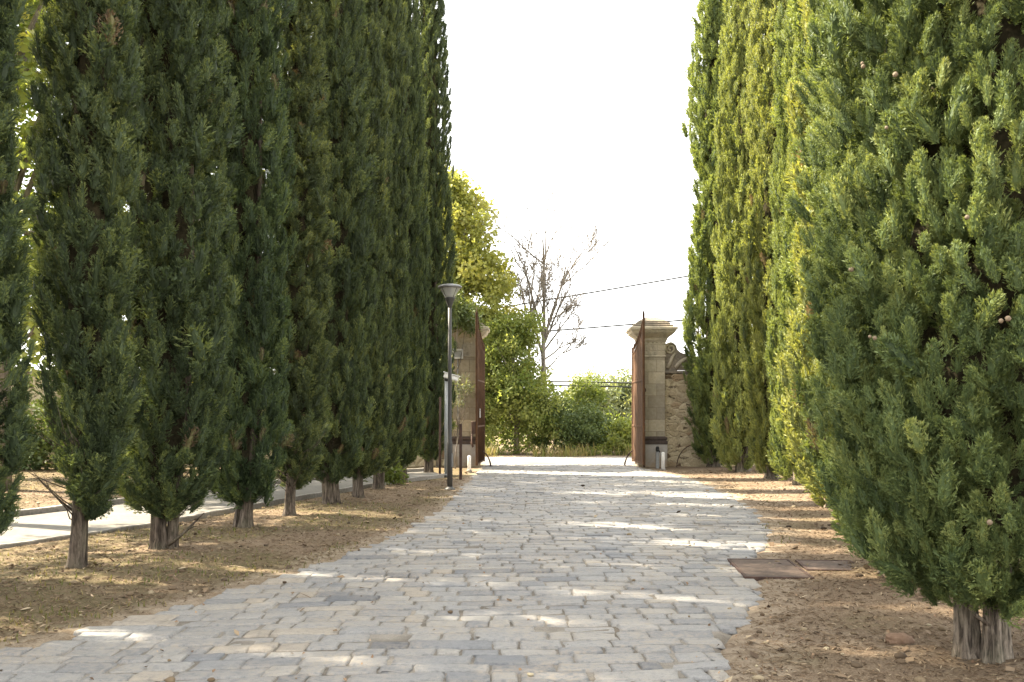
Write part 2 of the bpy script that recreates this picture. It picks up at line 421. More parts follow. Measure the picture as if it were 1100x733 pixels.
# ------------------------------------------------------------------ ground
def axis(lo, hi, fine, far, ratio=1.25):
    a = list(np.arange(lo, hi + 1e-6, fine)); s = fine
    x = hi
    while x < far: s *= ratio; x += s; a.append(x)
    x = lo; s = fine
    while x > -far: s *= ratio; x -= s; a.insert(0, x)
    return np.array(a)
gx = axis(-9, 8, .085, 400); gy = axis(2.5, 34, .11, 500)
GX, GY = np.meshgrid(gx, gy)
GZ = ground_z(GX, GY)
din = np.minimum(GX - xl(GY), xr(GY) - GX)
left = smooth(.2, -.3, GX - xl(GY))
grassm = left * smooth(-.35, .25, n2(GX, GY, .8, 21) + .35 * n2(GX, GY, 3.0, 22) + .10) * .65
grassm = np.maximum(grassm, smooth(15, 18, np.abs(GX)) * .6)
grassm = np.maximum(grassm, (1 - left) * smooth(.25, .55, n2(GX, GY, 1.1, 23)) * smooth(1.6, .3, GX - xr(GY)) * .5)
sandm = smooth(-.55, -.05, din + .18 * n2(GX, GY, 1.6, 24)) * (GY < 29.5)
sandm = np.maximum(sandm, smooth(27.0, 28.8, GY) * smooth(34.6, 33.4, GY))
sandm = np.maximum(sandm * .8, .30 * smooth(.2, .6, n2(GX, GY, .9, 25)) * (GX > 0))
nx_, ny_ = len(gx), len(gy)
idx = np.arange(nx_ * ny_).reshape(ny_, nx_)
F = np.stack([idx[:-1, :-1], idx[:-1, 1:], idx[1:, 1:], idx[1:, :-1]], -1).reshape(-1, 4)
ground = np_mesh('ground', np.stack([GX, GY, GZ], -1).reshape(-1, 3), F, M['ground'], shade=True, vattr={'grass': grassm.ravel(), 'sand': sandm.ravel()})
tag(ground, kind='structure')

# ------------------------------------------------------------------ cobbled road: bed + every stone in one mesh
def build_road():
    Vs, Fs, Ts, Ms = [], [], [], []
    off = 0
    # bed
    ys = np.arange(-6, 29.4, .22); us = np.linspace(0, 1, 26)
    YY, UU = np.meshgrid(ys, us, indexing='ij')
    XX = xl(YY) + (xr(YY) - xl(YY)) * UU
    ZZ = .004 + .004 * n2(XX, YY, 1.1, 31) + .004 * n2(XX, YY, 5, 32)
    ZZ = np.where((UU == 0) | (UU == 1), -.05, ZZ)
    id_ = np.arange(XX.size).reshape(XX.shape)
    f = np.stack([id_[:-1, :-1], id_[:-1, 1:], id_[1:, 1:], id_[1:, :-1]], -1).reshape(-1, 4)
    Vs.append(np.stack([XX, YY, ZZ], -1).reshape(-1, 3)); Fs.append(f); Ts.append(np.zeros(len(f))); Ms.append(np.ones(len(f), int)); off += XX.size
    u = np.array([0, .03, .10, .5, .90, .97, 1.0]); w = np.array([0, .05, .14, .5, .86, .95, 1.0])
    Ug, Wg = np.meshgrid(u, w, indexing='ij')
    gid = np.arange(49).reshape(7, 7)
    gf = np.stack([gid[:-1, :-1], gid[1:, :-1], gid[1:, 1:], gid[:-1, 1:]], -1).reshape(-1, 4)
    y = -5.0; row = 0
    def warp(x, yy):
        return .045 * (x - 1) * np.exp(-((yy - 6) / 9.) ** 2) + .05 * np.sin(x * .9 + yy * .21) + .025 * np.sin(x * 2.3 + yy * .5 + 1)
    while y < 28.9:
        h = float(rng.uniform(.15, .255))
        x0 = float(xl(y + h / 2)) + rng.uniform(-.10, .10); x1 = float(xr(y + h / 2)) + rng.uniform(-.11, .07)
        x = x0
        while x < x1 - .08:
            wd = float(rng.choice([rng.uniform(.15, .23), rng.uniform(.22, .35), rng.uniform(.35, .60)], p=[.3, .45, .25]))
            if x + wd > x1: wd = max(.1, x1 - x)
            edge = (x - x0 < .3) or (x1 - x - wd < .3)
            gap = rng.uniform(.002, .007, 4)
            hh = h * rng.uniform(.94, 1.02)
            c = np.array([[x + gap[0], y + gap[2]], [x + wd - gap[1], y + gap[2]], [x + wd - gap[1], y + hh - gap[3]], [x + gap[0], y + hh - gap[3]]])
            c += rng.normal(0, .005 if not edge else .012, (4, 2))
            Px = (1 - Ug) * (1 - Wg) * c[0, 0] + Ug * (1 - Wg) * c[1, 0] + Ug * Wg * c[2, 0] + (1 - Ug) * Wg * c[3, 0]
            Py = (1 - Ug) * (1 - Wg) * c[0, 1] + Ug * (1 - Wg) * c[1, 1] + Ug * Wg * c[2, 1] + (1 - Ug) * Wg * c[3, 1]
            # wavy outlines
            bw = rng.normal(0, .0055, Ug.shape); Px = Px + bw; Py = Py + rng.normal(0, .0045, Ug.shape)
            top = .018 + rng.normal(0, .0048) + .006 * float(n2(np.array([x]), np.array([y]), .5, 35)[0])
            tilt = rng.normal(0, .013, 2)
            ed = np.minimum(np.minimum(Ug, 1 - Ug) * wd, np.minimum(Wg, 1 - Wg) * hh)
            prof = np.clip(ed / .012, 0, 1); prof = np.sqrt(1 - (1 - prof) ** 2)
            crown = (Ug - .5) ** 2 * wd + (Wg - .5) ** 2 * hh
            Pz = top * prof - .012 * (1 - prof) + ((Ug - .5) * wd * tilt[0] + (Wg - .5) * hh * tilt[1]) - .010 * crown + rng.normal(0, .0018, Ug.shape)
            Py = Py + warp(Px, Py)
            Vs.append(np.stack([Px, Py, Pz], -1).reshape(-1, 3)); Fs.append(gf + off); off += 49
            z = rng.random()
            tn = rng.normal(.45, .17)
            if z < .06: tn = rng.uniform(.02, .25)
            elif z > .91: tn = rng.uniform(.75, .95)
            tn += .10 * float(n2(np.array([x]), np.array([y]), .35, 36)[0])
            Ts.append(np.full(len(gf), np.clip(tn, 0, 1))); Ms.append(np.zeros(len(gf), int))
            x += wd
        y += h; row += 1
    o = np_mesh('road', np.concatenate(Vs), np.concatenate(Fs), [M['stone'], M['joint']], tint=np.concatenate(Ts), matidx=np.concatenate(Ms), shade=True)
    tag(o, kind='structure')
build_road()

# street beyond the gate
mb = MB()
xs = np.linspace(-70, 70, 60)
vs = [(x, yy, z) for x in xs for yy, z in ((29.3, -.05), (29.34, .012), (31.2, .03), (33.3, .012), (33.34, -.05))]
mb.add(vs, [(i * 5 + k, (i + 1) * 5 + k, (i + 1) * 5 + k + 1, i * 5 + k + 1) for i in range(59) for k in range(4)], 0, True)
tag(mb.build('street', M['asphalt']), kind='structure')

# footpath and its edging
V, Fp = [], []
for i in range(NP_):
    for j, u_ in enumerate((0, .02, .5, .98, 1)):
        p = pf[i] * (1 - u_) + pb[i] * u_
        V.append((p[0], p[1], (-.05, .018, .026, .018, -.05)[j]))
for i in range(NP_ - 1):
    for k in range(4):
        Fp.append((i * 5 + k, (i + 1) * 5 + k, (i + 1) * 5 + k + 1, i * 5 + k + 1))
tag(np_mesh('path', V, Fp, M['concrete'], shade=False), kind='structure')
def kerb(edge, other, wid, top):
    mb = MB(); P = edge; T = np.gradient(P, axis=0); T /= np.linalg.norm(T, axis=1)[:, None]
    Nn = np.stack([-T[:, 1], T[:, 0]], 1)
    sgn = np.sign(((edge - other) * Nn).sum(1))[:, None]
    Nn = Nn * sgn
    vs = []
    for i in range(len(P)):
        j = .006 * math.sin(i * 2.3)
        for o_, z in ((.0, -.06), (.0, top - .012 + j), (.012, top + j), (wid - .012, top + j), (wid, top - .012 + j), (wid, -.06)):
            q = P[i] + Nn[i] * o_; vs.append((q[0], q[1], z))
    mb.add(vs, [(i * 6 + k, (i + 1) * 6 + k, (i + 1) * 6 + k + 1, i * 6 + k + 1) for i in range(len(P) - 1) for k in range(5)])
    return mb
tag(kerb(pf, pb, .07, .045).build('kerb', M['kerb']), kind='structure')
tag(kerb(pb, pf, .13, .10).build('kerb', M['kerb']), kind='structure')

# ------------------------------------------------------------------ cypresses
def twigs(base, direc, length, width, rs):
    """diamond quads: base point, direction, length, width -> V (N,4,3)"""
    n = len(base)
    rnd = rs.normal(0, 1, (n, 3))
    s = np.cross(direc, rnd); s /= np.linalg.norm(s, axis=1)[:, None] + 1e-9
    w = width[:, None] * .5
    mid = base + direc * (length * .45)[:, None]
    return np.stack([base - s * w * .25, mid + s * w, base + direc * length[:, None], mid - s * w], 1)

def unit(a): return a / (np.linalg.norm(a, axis=-1, keepdims=True) + 1e-9)

def bough_template(seed, L, W, n_plume, n_twig, tl, tw, spread=52, lift=.17, blunt=.55, inn=.25, heart=.42, n_surf=0):
    rs = np.random.default_rng(seed)
    B, D, LL, WW, TT = [], [], [], [], []
    for i in range(n_plume):
        u = (i + .5) / n_plume
        u = .04 + .96 * u ** .9
        a = i * 2.39996 + rs.normal(0, .3)
        env = W * .5 * (u ** .45) * (1 - u) ** blunt * 1.75
        env *= (1 + rs.normal(0, .26)) * (1 + .22 * math.sin(2 * a + 4 * u + seed))
        out = np.array([math.cos(a), math.sin(a), 0.0])
        base = np.array([0, 0, L * (u * .86 - .05)]) + out * env * inn
        tip = np.array([0, 0, L * (u * .86 + lift + .04 * rs.normal())]) + out * env
        ax = tip - base; pl = np.linalg.norm(ax); ax = ax / pl
        k = np.linspace(.12, 1, n_twig) + rs.normal(0, .03, n_twig)
        side = unit(np.cross(ax, rs.normal(0, 1, (n_twig, 3))))
        ang = np.radians(rs.uniform(14, spread, n_twig)) * (1.08 - .45 * k)
        d = unit(ax[None] * np.cos(ang)[:, None] + side * np.sin(ang)[:, None])
        B.append(base + ax[None] * (k * pl)[:, None] - d * tl * .25); D.append(d)
        LL.append(tl * rs.uniform(.7, 1.35, n_twig) * (1.1 - .4 * np.abs(k - .4))); WW.append(tw * rs.uniform(.7, 1.3, n_twig))
        TT.append(.10 * (k - .5) + rs.normal(0, .05, n_twig) + rs.normal(0, .05))
    if n_surf:      # short sprays all over the flame's surface
        u = rs.random(n_surf) ** .85; a = rs.uniform(0, 2 * math.pi, n_surf)
        lob = 1 + .22 * np.sin(2 * a + 4 * u + seed) + .10 * np.sin(3 * a + 5 * u + seed) + .10 * np.sin(5 * a - 9 * u + seed * 2)
        env = W * .5 * (u ** .45) * (1 - u) ** blunt * 1.75 * lob * rs.uniform(.50, .98, n_surf)
        o_ = np.stack([np.cos(a), np.sin(a), np.zeros(n_surf)], 1)
        t_ = np.stack([-np.sin(a), np.cos(a), np.zeros(n_surf)], 1)
        d = unit(np.array([0, 0, 1.0]) * rs.uniform(.25, 1.2, n_surf)[:, None] + o_ * rs.uniform(-.1, .9, n_surf)[:, None] + t_ * rs.normal(0, .5, n_surf)[:, None])
        B.append(o_ * env[:, None] + np.array([0, 0, 1.0]) * (L * (u * .93 + .02))[:, None]); D.append(d)
        LL.append(tl * rs.uniform(.7, 1.3, n_surf)); WW.append(tw * rs.uniform(.75, 1.35, n_surf))
        TT.append(rs.normal(0, .07, n_surf) + .08 * (u - .5) + .07 * (lob - 1) / .2)
    Q = twigs(np.concatenate(B), np.concatenate(D), np.concatenate(LL), np.concatenate(WW), rs)
    # dense heart of the tuft, a closed lumpy flame
    uu = np.array([.0, .10, .26, .44, .62, .78, .90, .97]); na = 9
    er = W * .5 * (uu ** .45) * (1 - uu) ** blunt * 1.75 * heart
    ph = np.linspace(0, 2 * math.pi, na, endpoint=False)
    rr = er[:, None] * (1 + rs.normal(0, .16, (len(uu), na)) + .22 * np.sin(2 * ph[None] + 4 * uu[:, None] + seed))
    zz = L * (uu * .92 + .02)[:, None] + rs.normal(0, .012, (len(uu), na))
    ring = np.stack([rr * np.cos(ph), rr * np.sin(ph), zz], -1)
    nx = np.roll(ring, -1, 1)
    H = np.stack([ring[:-1], nx[:-1], nx[1:], ring[1:]], 2).reshape(-1, 4, 3)
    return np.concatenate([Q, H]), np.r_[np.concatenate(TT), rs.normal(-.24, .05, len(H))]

def crown_profile(t, rise=.09, top=3.2):
    return (.78 * (1 - np.exp(-(t + .010) / (rise * .45))) + .22 * (1 - np.exp(-t / (rise * 3)))) * np.clip(1 - t ** top, 0, 1) ** .75

def cypress_foliage(seed, H, Rad, z0, n, tpl, brown=.012, ridge=.20, gap=-.52, size=1.0, rise=.09, inner=.22, tint0=.42, relief=.03, tpl_top=None, z_top=99, tsd=13):
    """quads of the crown: H top height, z0 crown bottom"""
    rs = np.random.default_rng(seed)
    tpls = tpl
    zt = (np.arange(n) + rs.uniform(0, 1, n)) / n
    th = np.arange(n) * 2.39996 + rs.normal(0, .25, n)
    lay = rs.random(n) < inner
    prof = crown_profile(zt, rise)
    z = z0 + (H - z0) * zt
    cx, sy = np.cos(th), np.sin(th)
    q = np.stack([cx * 1.25 + seed, sy * 1.25, z * .42], 1)
    q2 = np.stack([cx * 2.6, sy * 2.6 + seed, z * 1.3], 1)
    nz = vnoise(q * 1.4, seed) * .65 + vnoise(q2, seed + 5) * .35
    rad = Rad * prof * (1 + ridge * nz * 1.6)
    keep = (nz > gap) | lay
    hole = vnoise(np.stack([cx * 3.4, sy * 3.4, z * 2.6 + seed], 1), seed + 9)
    keep &= (hole > -.72) | lay
    tilt = np.radians(np.abs(rs.normal(15, tsd, n))) + np.radians(38) * np.exp(-zt / .05)
    rad_in = np.where(lay, rad * .55, rad * .95 + rs.normal(0, relief, n))
    L = .5 * size
    sc = size * rs.uniform(.55, 1.0, n) ** 1.0 * rs.choice([1.0, 1.35, 1.8], n, p=[.55, .33, .12]) * (.72 + .28 * np.clip(prof, 0, 1)) * np.where(lay, 1.15, 1)
    # base of bough inside so that its outer third lies on the crown's surface
    out = np.stack([cx, sy, np.zeros(n)], 1)
    tang = np.stack([-sy, cx, np.zeros(n)], 1)
    d = unit(np.array([0, 0, 1.0])[None] * np.cos(tilt)[:, None] + out * np.sin(tilt)[:, None] + tang * rs.normal(0, .013 * tsd, n)[:, None])
    mid = out * rad_in[:, None] + np.stack([np.zeros(n), np.zeros(n), z], 1)
    base = mid - d * (.62 * .5 * sc)[:, None]
    wv = rs.normal(0, 1, (n, 3)); e1 = unit(np.cross(d, wv)); e2 = np.cross(d, e1)
    Rm = np.stack([e1, e2, d], 2)
    tb = tint0 + rs.normal(0, .11, n) + .10 * vnoise(q2 * .8, seed + 17)
    br = rs.random(n) < brown
    which = rs.integers(0, len(tpls), n)
    Vs, Ts = [], []
    wsc = rs.uniform(.62, 1.2, n)
    fine = (z < z_top) & (sy < .35)
    sets = [(k, t_, fine if tpl_top else z < z_top) for k, t_ in enumerate(tpls)] + [(k % len(tpls), t_, ~fine) for k, t_ in enumerate((tpl_top or [])[:len(tpls)])]
    if tpl_top: which = which % min(len(tpls), len(tpl_top))
    for k, (Q, tt), zone in sets:
        s = np.where(keep & (which == k) & zone)[0]
        if len(s) == 0: continue
        P = Q.reshape(1, -1, 3) * (sc[s][:, None, None] * np.stack([wsc[s], wsc[s], np.ones(len(s))], 1)[:, None, :])
        P = np.einsum('nij,nkj->nki', Rm[s], P) + base[s][:, None, :]
        Vs.append(P.reshape(-1, 3))
        T = np.clip(tb[s][:, None] + tt[None], 0, .86)
        T = np.where(br[s][:, None], np.clip(.95 + tt[None] * .3, .9, 1), T)
        Ts.append(T.ravel())
    V = np.concatenate(Vs); T = np.concatenate(Ts)
    return V, np.arange(len(V)).reshape(-1, 4), T

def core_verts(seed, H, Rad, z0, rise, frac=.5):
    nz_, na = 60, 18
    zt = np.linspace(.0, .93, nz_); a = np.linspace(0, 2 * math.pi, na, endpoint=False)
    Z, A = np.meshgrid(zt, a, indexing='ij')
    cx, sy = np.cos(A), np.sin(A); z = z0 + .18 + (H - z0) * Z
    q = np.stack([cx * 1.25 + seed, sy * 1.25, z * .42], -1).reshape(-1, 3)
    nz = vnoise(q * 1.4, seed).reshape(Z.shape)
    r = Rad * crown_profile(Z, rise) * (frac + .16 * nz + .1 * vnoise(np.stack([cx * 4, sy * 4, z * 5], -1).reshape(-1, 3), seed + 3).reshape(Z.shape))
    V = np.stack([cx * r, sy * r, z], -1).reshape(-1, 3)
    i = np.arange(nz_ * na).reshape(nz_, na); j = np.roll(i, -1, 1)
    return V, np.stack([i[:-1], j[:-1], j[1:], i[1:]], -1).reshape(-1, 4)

def foliage_object(seed, H, Rad, z0, n, tpl, mat, parent, core=.5, rise=.09, **kw):
    V, Fq, T = cypress_foliage(seed, H, Rad, z0, n, tpl, rise=rise, **kw)
    cv, cf = core_verts(seed, H, Rad, z0, rise, core)
    mi = np.r_[np.zeros(len(Fq), int), np.ones(len(cf), int)]
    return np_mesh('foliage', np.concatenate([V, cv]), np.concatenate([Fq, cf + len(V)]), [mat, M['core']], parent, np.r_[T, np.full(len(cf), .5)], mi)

def trunk_object(parent, r0, top, lean=(0, 0), stems=1, seed=0, mat='bark', spread=.10, twig_n=6, z_twig=(.35, .9), ridge=.1):
    rs = np.random.default_rng(seed + 100); mb = MB()
    for s in range(stems):
        a = 2 * math.pi * s / max(1, stems) + .6 + seed
        ox, oy = (spread * math.cos(a), spread * math.sin(a) * .7) if stems > 1 else (0, 0)
        zs = np.r_[-.12, 0, .05, .15, .35, .65, 1.0, 1.6, 2.6, top * .6, top]
        g = 1 + (.35 if stems > 1 else .0) * np.clip(zs / 1.2, 0, 1.6)
        pts = np.stack([ox * g + lean[0] * np.clip(zs / 2.0, 0, 1.3) + .018 * np.sin(zs * 2.1 + s + seed), oy * g + lean[1] * np.clip(zs / 2, 0, 1.3) + .018 * np.cos(zs * 1.7 + s), zs], 1)
        fl = np.array([1.75, 1.45, 1.26, 1.10, 1.01, .97, .93, .85, .7, .4, .12])
        rr = r0 * fl * (1 if s == 0 else rs.uniform(.62, .92))
        mb.tube(pts, rr, 22, ridge=ridge, nr=5, seed=seed + s * 1.7, lump=.03)
    for k in range(twig_n):
        z = rs.uniform(*z_twig); a = rs.uniform(0, 2 * math.pi); l = rs.uniform(.25, .6)
        p0 = np.array([lean[0] * z / 2, lean[1] * z / 2, z]); d = np.array([math.cos(a), math.sin(a), rs.uniform(.15, .9)])
        pts = [p0 + d * l * u + np.array([0, 0, .1 * u * u]) + rs.normal(0, .012, 3) * (u > 0) for u in (0, .33, .66, 1)]
        mb.tube(pts, [.009, .007, .005, .002], 5)
    return mb.build('trunk', M[mat], parent)

TPL_N = [bough_template(s, .5, .29, 26, 20, .054, .0120, 78, .15, .54, .30, .40, 240) for s in (1, 2, 3, 4, 11, 12)]
TPL_M = [bough_template(s, .5, .27, 22, 13, .060, .0155, 74, .15, .54, .30, .42, 110) for s in (5, 6, 7)]
TPL_F = [bough_template(s, .5, .25, 20, 10, .072, .021, 64, .17, .56, .28, .42, 70) for s in (8, 9, 10)]

def gzp(x, y): return float(ground_z(np.array([x]), np.array([y]))[0])

ROW_L = 'cypresses lining the left side of the cobbled road'
ROW_R = 'cypresses lining the right side of the cobbled road'
def new_cypress(x, y, label, group, build):
    e = empty('cypress_tree', (x, y, gzp(x, y)))
    tag(e, label, 'cypress tree', group)
    build(e)
    return e
def place(proto, x, y, label, group, rz=0.0, s=1.0, sz=1.0):
    e = copy_tree(proto)
    e.location = (x, y, gzp(x, y)); e.rotation_euler = (0, 0, rz); e.scale = (s, s, sz)
    tag(e, label, 'cypress tree', group)
    return e

# near right tree
def b_near(e):
    foliage_object(41, 8.8, .99, .38, 7200, TPL_N, M['cypress_near'], e, core=.40, brown=.0015, ridge=.17, gap=-.80, size=.40, rise=.065, inner=.16, tsd=20, tint0=.48, relief=.09, tpl_top=TPL_M, z_top=5.3)
    trunk_object(e, .066, 6.5, (.0, .0), 3, 2, 'bark_pale', spread=.115, twig_n=5, ridge=.16)
NEAR = new_cypress(2.93, 6.15, 'broad bluish green cypress with fluted pale trunk, nearest on the right verge', ROW_R, b_near)

# left prototypes
def b_slim(e):
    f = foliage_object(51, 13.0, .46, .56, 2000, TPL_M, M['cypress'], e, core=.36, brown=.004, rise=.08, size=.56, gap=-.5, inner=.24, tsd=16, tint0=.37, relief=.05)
    f.location.x = .16
    trunk_object(e, .072, 8.5, (.13, .02), 1, 1, 'bark', twig_n=24, z_twig=(.40, 1.1))
def b_full(e):
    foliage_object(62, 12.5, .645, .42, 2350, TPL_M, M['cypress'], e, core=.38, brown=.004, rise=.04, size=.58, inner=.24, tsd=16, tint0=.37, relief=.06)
    trunk_object(e, .078, 9.0, (.12, .0), 2, 3, 'bark', spread=.085, twig_n=22, z_twig=(.28, .8))
def b_lobed(e):
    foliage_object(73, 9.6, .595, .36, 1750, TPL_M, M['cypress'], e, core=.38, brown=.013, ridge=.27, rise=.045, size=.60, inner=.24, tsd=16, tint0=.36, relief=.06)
    trunk_object(e, .074, 7.5, (.1, .0), 2, 5, 'bark', spread=.075, twig_n=20, z_twig=(.22, .75))

slim = new_cypress(-4.30, 9.77, 'slim cypress on a single thin bare trunk, closest to the pale footpath', ROW_L, b_slim)
full = new_cypress(-3.90, 11.2, 'full dark cypress with paired trunk and a bare diagonal twig at its foot', ROW_L, b_full)
lobed = new_cypress(-3.50, 12.96, 'dark cypress whose low boughs hide most of its thick trunk, third trunk from the left', ROW_L, b_lobed)
lobed.scale = (.97, .97, 1.08)
place(full, -4.86, 8.5, 'cypress cut off by the left edge of the photo, its trunk out of view', ROW_L, 2.1, .92, .80)
place(slim, -3.22, 14.4, 'narrow cypress on a slender pole-like trunk, set back between two fuller ones', ROW_L, 1.2, 1.0, .76)
place(lobed, -2.98, 16.4, 'bulging dark cypress with forked trunk right of the slender pole-like trunk', ROW_L, 4.0, 1.02, 1.18)
place(lobed, -2.72, 17.7, 'ragged cypress with brown dead patches high up, midway along the left row', ROW_L, 2.6, .94, 1.14)
place(full, -2.58, 19.4, 'tall cypress just behind the tree with brown patches, opposite the lamp post', ROW_L, .7, .86, 1.03)
place(lobed, -2.42, 21.9, 'narrow cypress near the gate end of the left row, rising from a tuft of shrub', ROW_L, 3.3, .90, 1.34)
place(full, -2.08, 24.9, 'last cypress of the left row, tallest against the sky beside the lamp post', ROW_L, 5.4, .88, 1.12)
# the same row goes on beside the viewer and shades the road
for i, (x, y, s) in enumerate(((-5.25, 7.0, 1.0), (-5.7, 5.2, 1.05), (-6.1, 3.4, 1.0))):
    place((full, lobed)[i % 2], x, y, 'dark cypress of the left row standing beyond the edge of the photo', ROW_L + ', out of the photo', 1.3 * i, s, 1.0)

# right row, given a lighter leaf tint that puts sunlight into its colour
def b_right(e):
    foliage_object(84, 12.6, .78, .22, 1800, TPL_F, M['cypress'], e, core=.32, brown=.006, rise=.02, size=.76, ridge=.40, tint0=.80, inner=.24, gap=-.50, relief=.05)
    trunk_object(e, .13, 9.5, (-.03, .0), 2, 7, 'bark_pale', spread=.11, twig_n=6, z_twig=(.2, .8))
def b_right2(e):
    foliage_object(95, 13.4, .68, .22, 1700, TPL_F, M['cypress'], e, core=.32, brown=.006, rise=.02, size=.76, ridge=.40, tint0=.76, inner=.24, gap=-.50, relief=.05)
    trunk_object(e, .14, 10, (.02, .0), 1, 9, 'bark_pale', twig_n=6, z_twig=(.2, .8))
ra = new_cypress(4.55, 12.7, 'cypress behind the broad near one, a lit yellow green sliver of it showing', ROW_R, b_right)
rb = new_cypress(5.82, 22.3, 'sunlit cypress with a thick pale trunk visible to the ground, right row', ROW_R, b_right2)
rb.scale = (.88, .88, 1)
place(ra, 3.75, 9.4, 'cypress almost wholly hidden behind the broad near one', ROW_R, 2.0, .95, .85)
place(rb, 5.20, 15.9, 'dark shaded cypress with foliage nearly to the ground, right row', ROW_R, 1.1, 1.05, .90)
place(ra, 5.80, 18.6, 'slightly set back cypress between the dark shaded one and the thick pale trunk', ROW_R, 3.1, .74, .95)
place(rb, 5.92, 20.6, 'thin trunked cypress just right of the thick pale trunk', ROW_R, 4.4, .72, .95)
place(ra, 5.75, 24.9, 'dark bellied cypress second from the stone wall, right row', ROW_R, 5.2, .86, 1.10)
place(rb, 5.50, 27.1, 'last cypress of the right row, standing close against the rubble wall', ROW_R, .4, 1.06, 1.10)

# cones on the near tree
def cones(parent, spots):
    for k, (a, z, r) in enumerate(spots):
        mb = MB(); s = .010 + .0025 * (k % 3)
        prof = [(s * .25, -s), (s * .8, -s * .65), (s * 1.0, -.1 * s), (s * .92, .45 * s), (s * .5, .9 * s), (s * .1, s)]
        mb.lathe(prof, 9)
        for q in range(len(mb.v)):
            x, y, zz = mb.v[q]; f = 1 + .12 * math.sin(q * 2.4 + k); mb.v[q] = (x * f, y * f, zz)
        o = mb.build('cone', M['cone'], parent)
        o.location = (r * math.cos(a), r * math.sin(a), z)
cones(NEAR, [(a_, z_, r_ - .13) for a_, z_, r_ in [(-2.75, 3.55, 1.10), (-2.72, 3.52, 1.12), (-2.45, 3.38, 1.2), (-2.5, 3.1, 1.2), (-2.1, 2.55, 1.2), (-1.75, 2.85, 1.2), (-1.72, 2.84, 1.21), (-1.95, 2.0, 1.19), (-1.92, 2.01, 1.2), (-2.6, 1.95, 1.2), (-2.57, 1.94, 1.2), (-2.75, 2.35, 1.18), (-1.3, 2.6, 1.2), (-1.45, 2.2, 1.2), (-2.0, .95, 1.17), (-1.6, 1.5, 1.19)]])
# bare diagonal twigs
mb = MB(); mb.tube([(-.02, -.1, .22), (-.13, -.14, .30), (-.26, -.17, .44), (-.36, -.2, .58)], [.014, .012, .009, .006], 6)
mb.build('dead_branch', M['bark_pale'], NEAR)
mb = MB(); mb.tube([(.05, -.05, .04), (.22, -.12, .16), (.40, -.16, .33), (.5, -.2, .42)], [.02, .016, .012, .006], 6); mb.tube([(.3, -.14, .23), (.42, -.25, .28)], [.01, .004], 5)
mb.build('dead_branch', M['bark'], full)

# ------------------------------------------------------------------ broadleaf trees, shrubs
def leaf_cluster(seed, n, rad, ll, lw):
    rs = np.random.default_rng(seed)
    p = unit(rs.normal(0, 1, (n, 3))) * (rad * rs.random(n) ** .45)[:, None]
    p[:, 2] *= .8
    d = unit(unit(p) * .7 + rs.normal(0, .6, (n, 3)) + np.array([0, 0, -.25]))
    return twigs(p, d, ll * rs.uniform(.65, 1.3, n), lw * rs.uniform(.7, 1.3, n), rs), rs.normal(0, .13, n)

def leafy(name, seed, centres, rads, mat, parent, n_leaf, ll, lw, tint0=.5, tvar=.14):
    rs = np.random.default_rng(seed)
    tpls = [leaf_cluster(seed * 7 + k, n_leaf, 1.0, 1, 1) for k in range(1)]
    Vs, Ts = [], []
    tp = [leaf_cluster(seed * 7 + k, n_leaf, 1.0, ll / np.mean(rads), lw / np.mean(rads)) for k in range(4)]
    for c, r in zip(centres, rads):
        Q, tt = tp[rs.integers(0, 4)]
        a, b = rs.uniform(0, 6.28), rs.normal(0, .5)
        ca, sa, cb, sb = math.cos(a), math.sin(a), math.cos(b), math.sin(b)
        Rm = np.array([[ca, -sa, 0], [sa, ca, 0], [0, 0, 1]]) @ np.array([[1, 0, 0], [0, cb, -sb], [0, sb, cb]])
        Vs.append((Q.reshape(-1, 3) * r) @ Rm.T + c); Ts.append(np.clip(tt + tint0 + rs.normal(0, tvar), 0, 1))
    V = np.concatenate(Vs)
    return np_mesh(name, V, np.arange(len(V)).reshape(-1, 4), M[mat], parent, np.concatenate(Ts))

def crown_points(seed, n, c, rx, ry, rz, lump=.35, hollow=.35):
    rs = np.random.default_rng(seed)
    u = unit(rs.normal(0, 1, (n, 3)))
    r = (hollow + (1 - hollow) * rs.random(n) ** .6) * (1 + lump * vnoise(u * 2.1 + seed, seed))
    return np.array(c) + u * r[:, None] * np.array([rx, ry, rz])

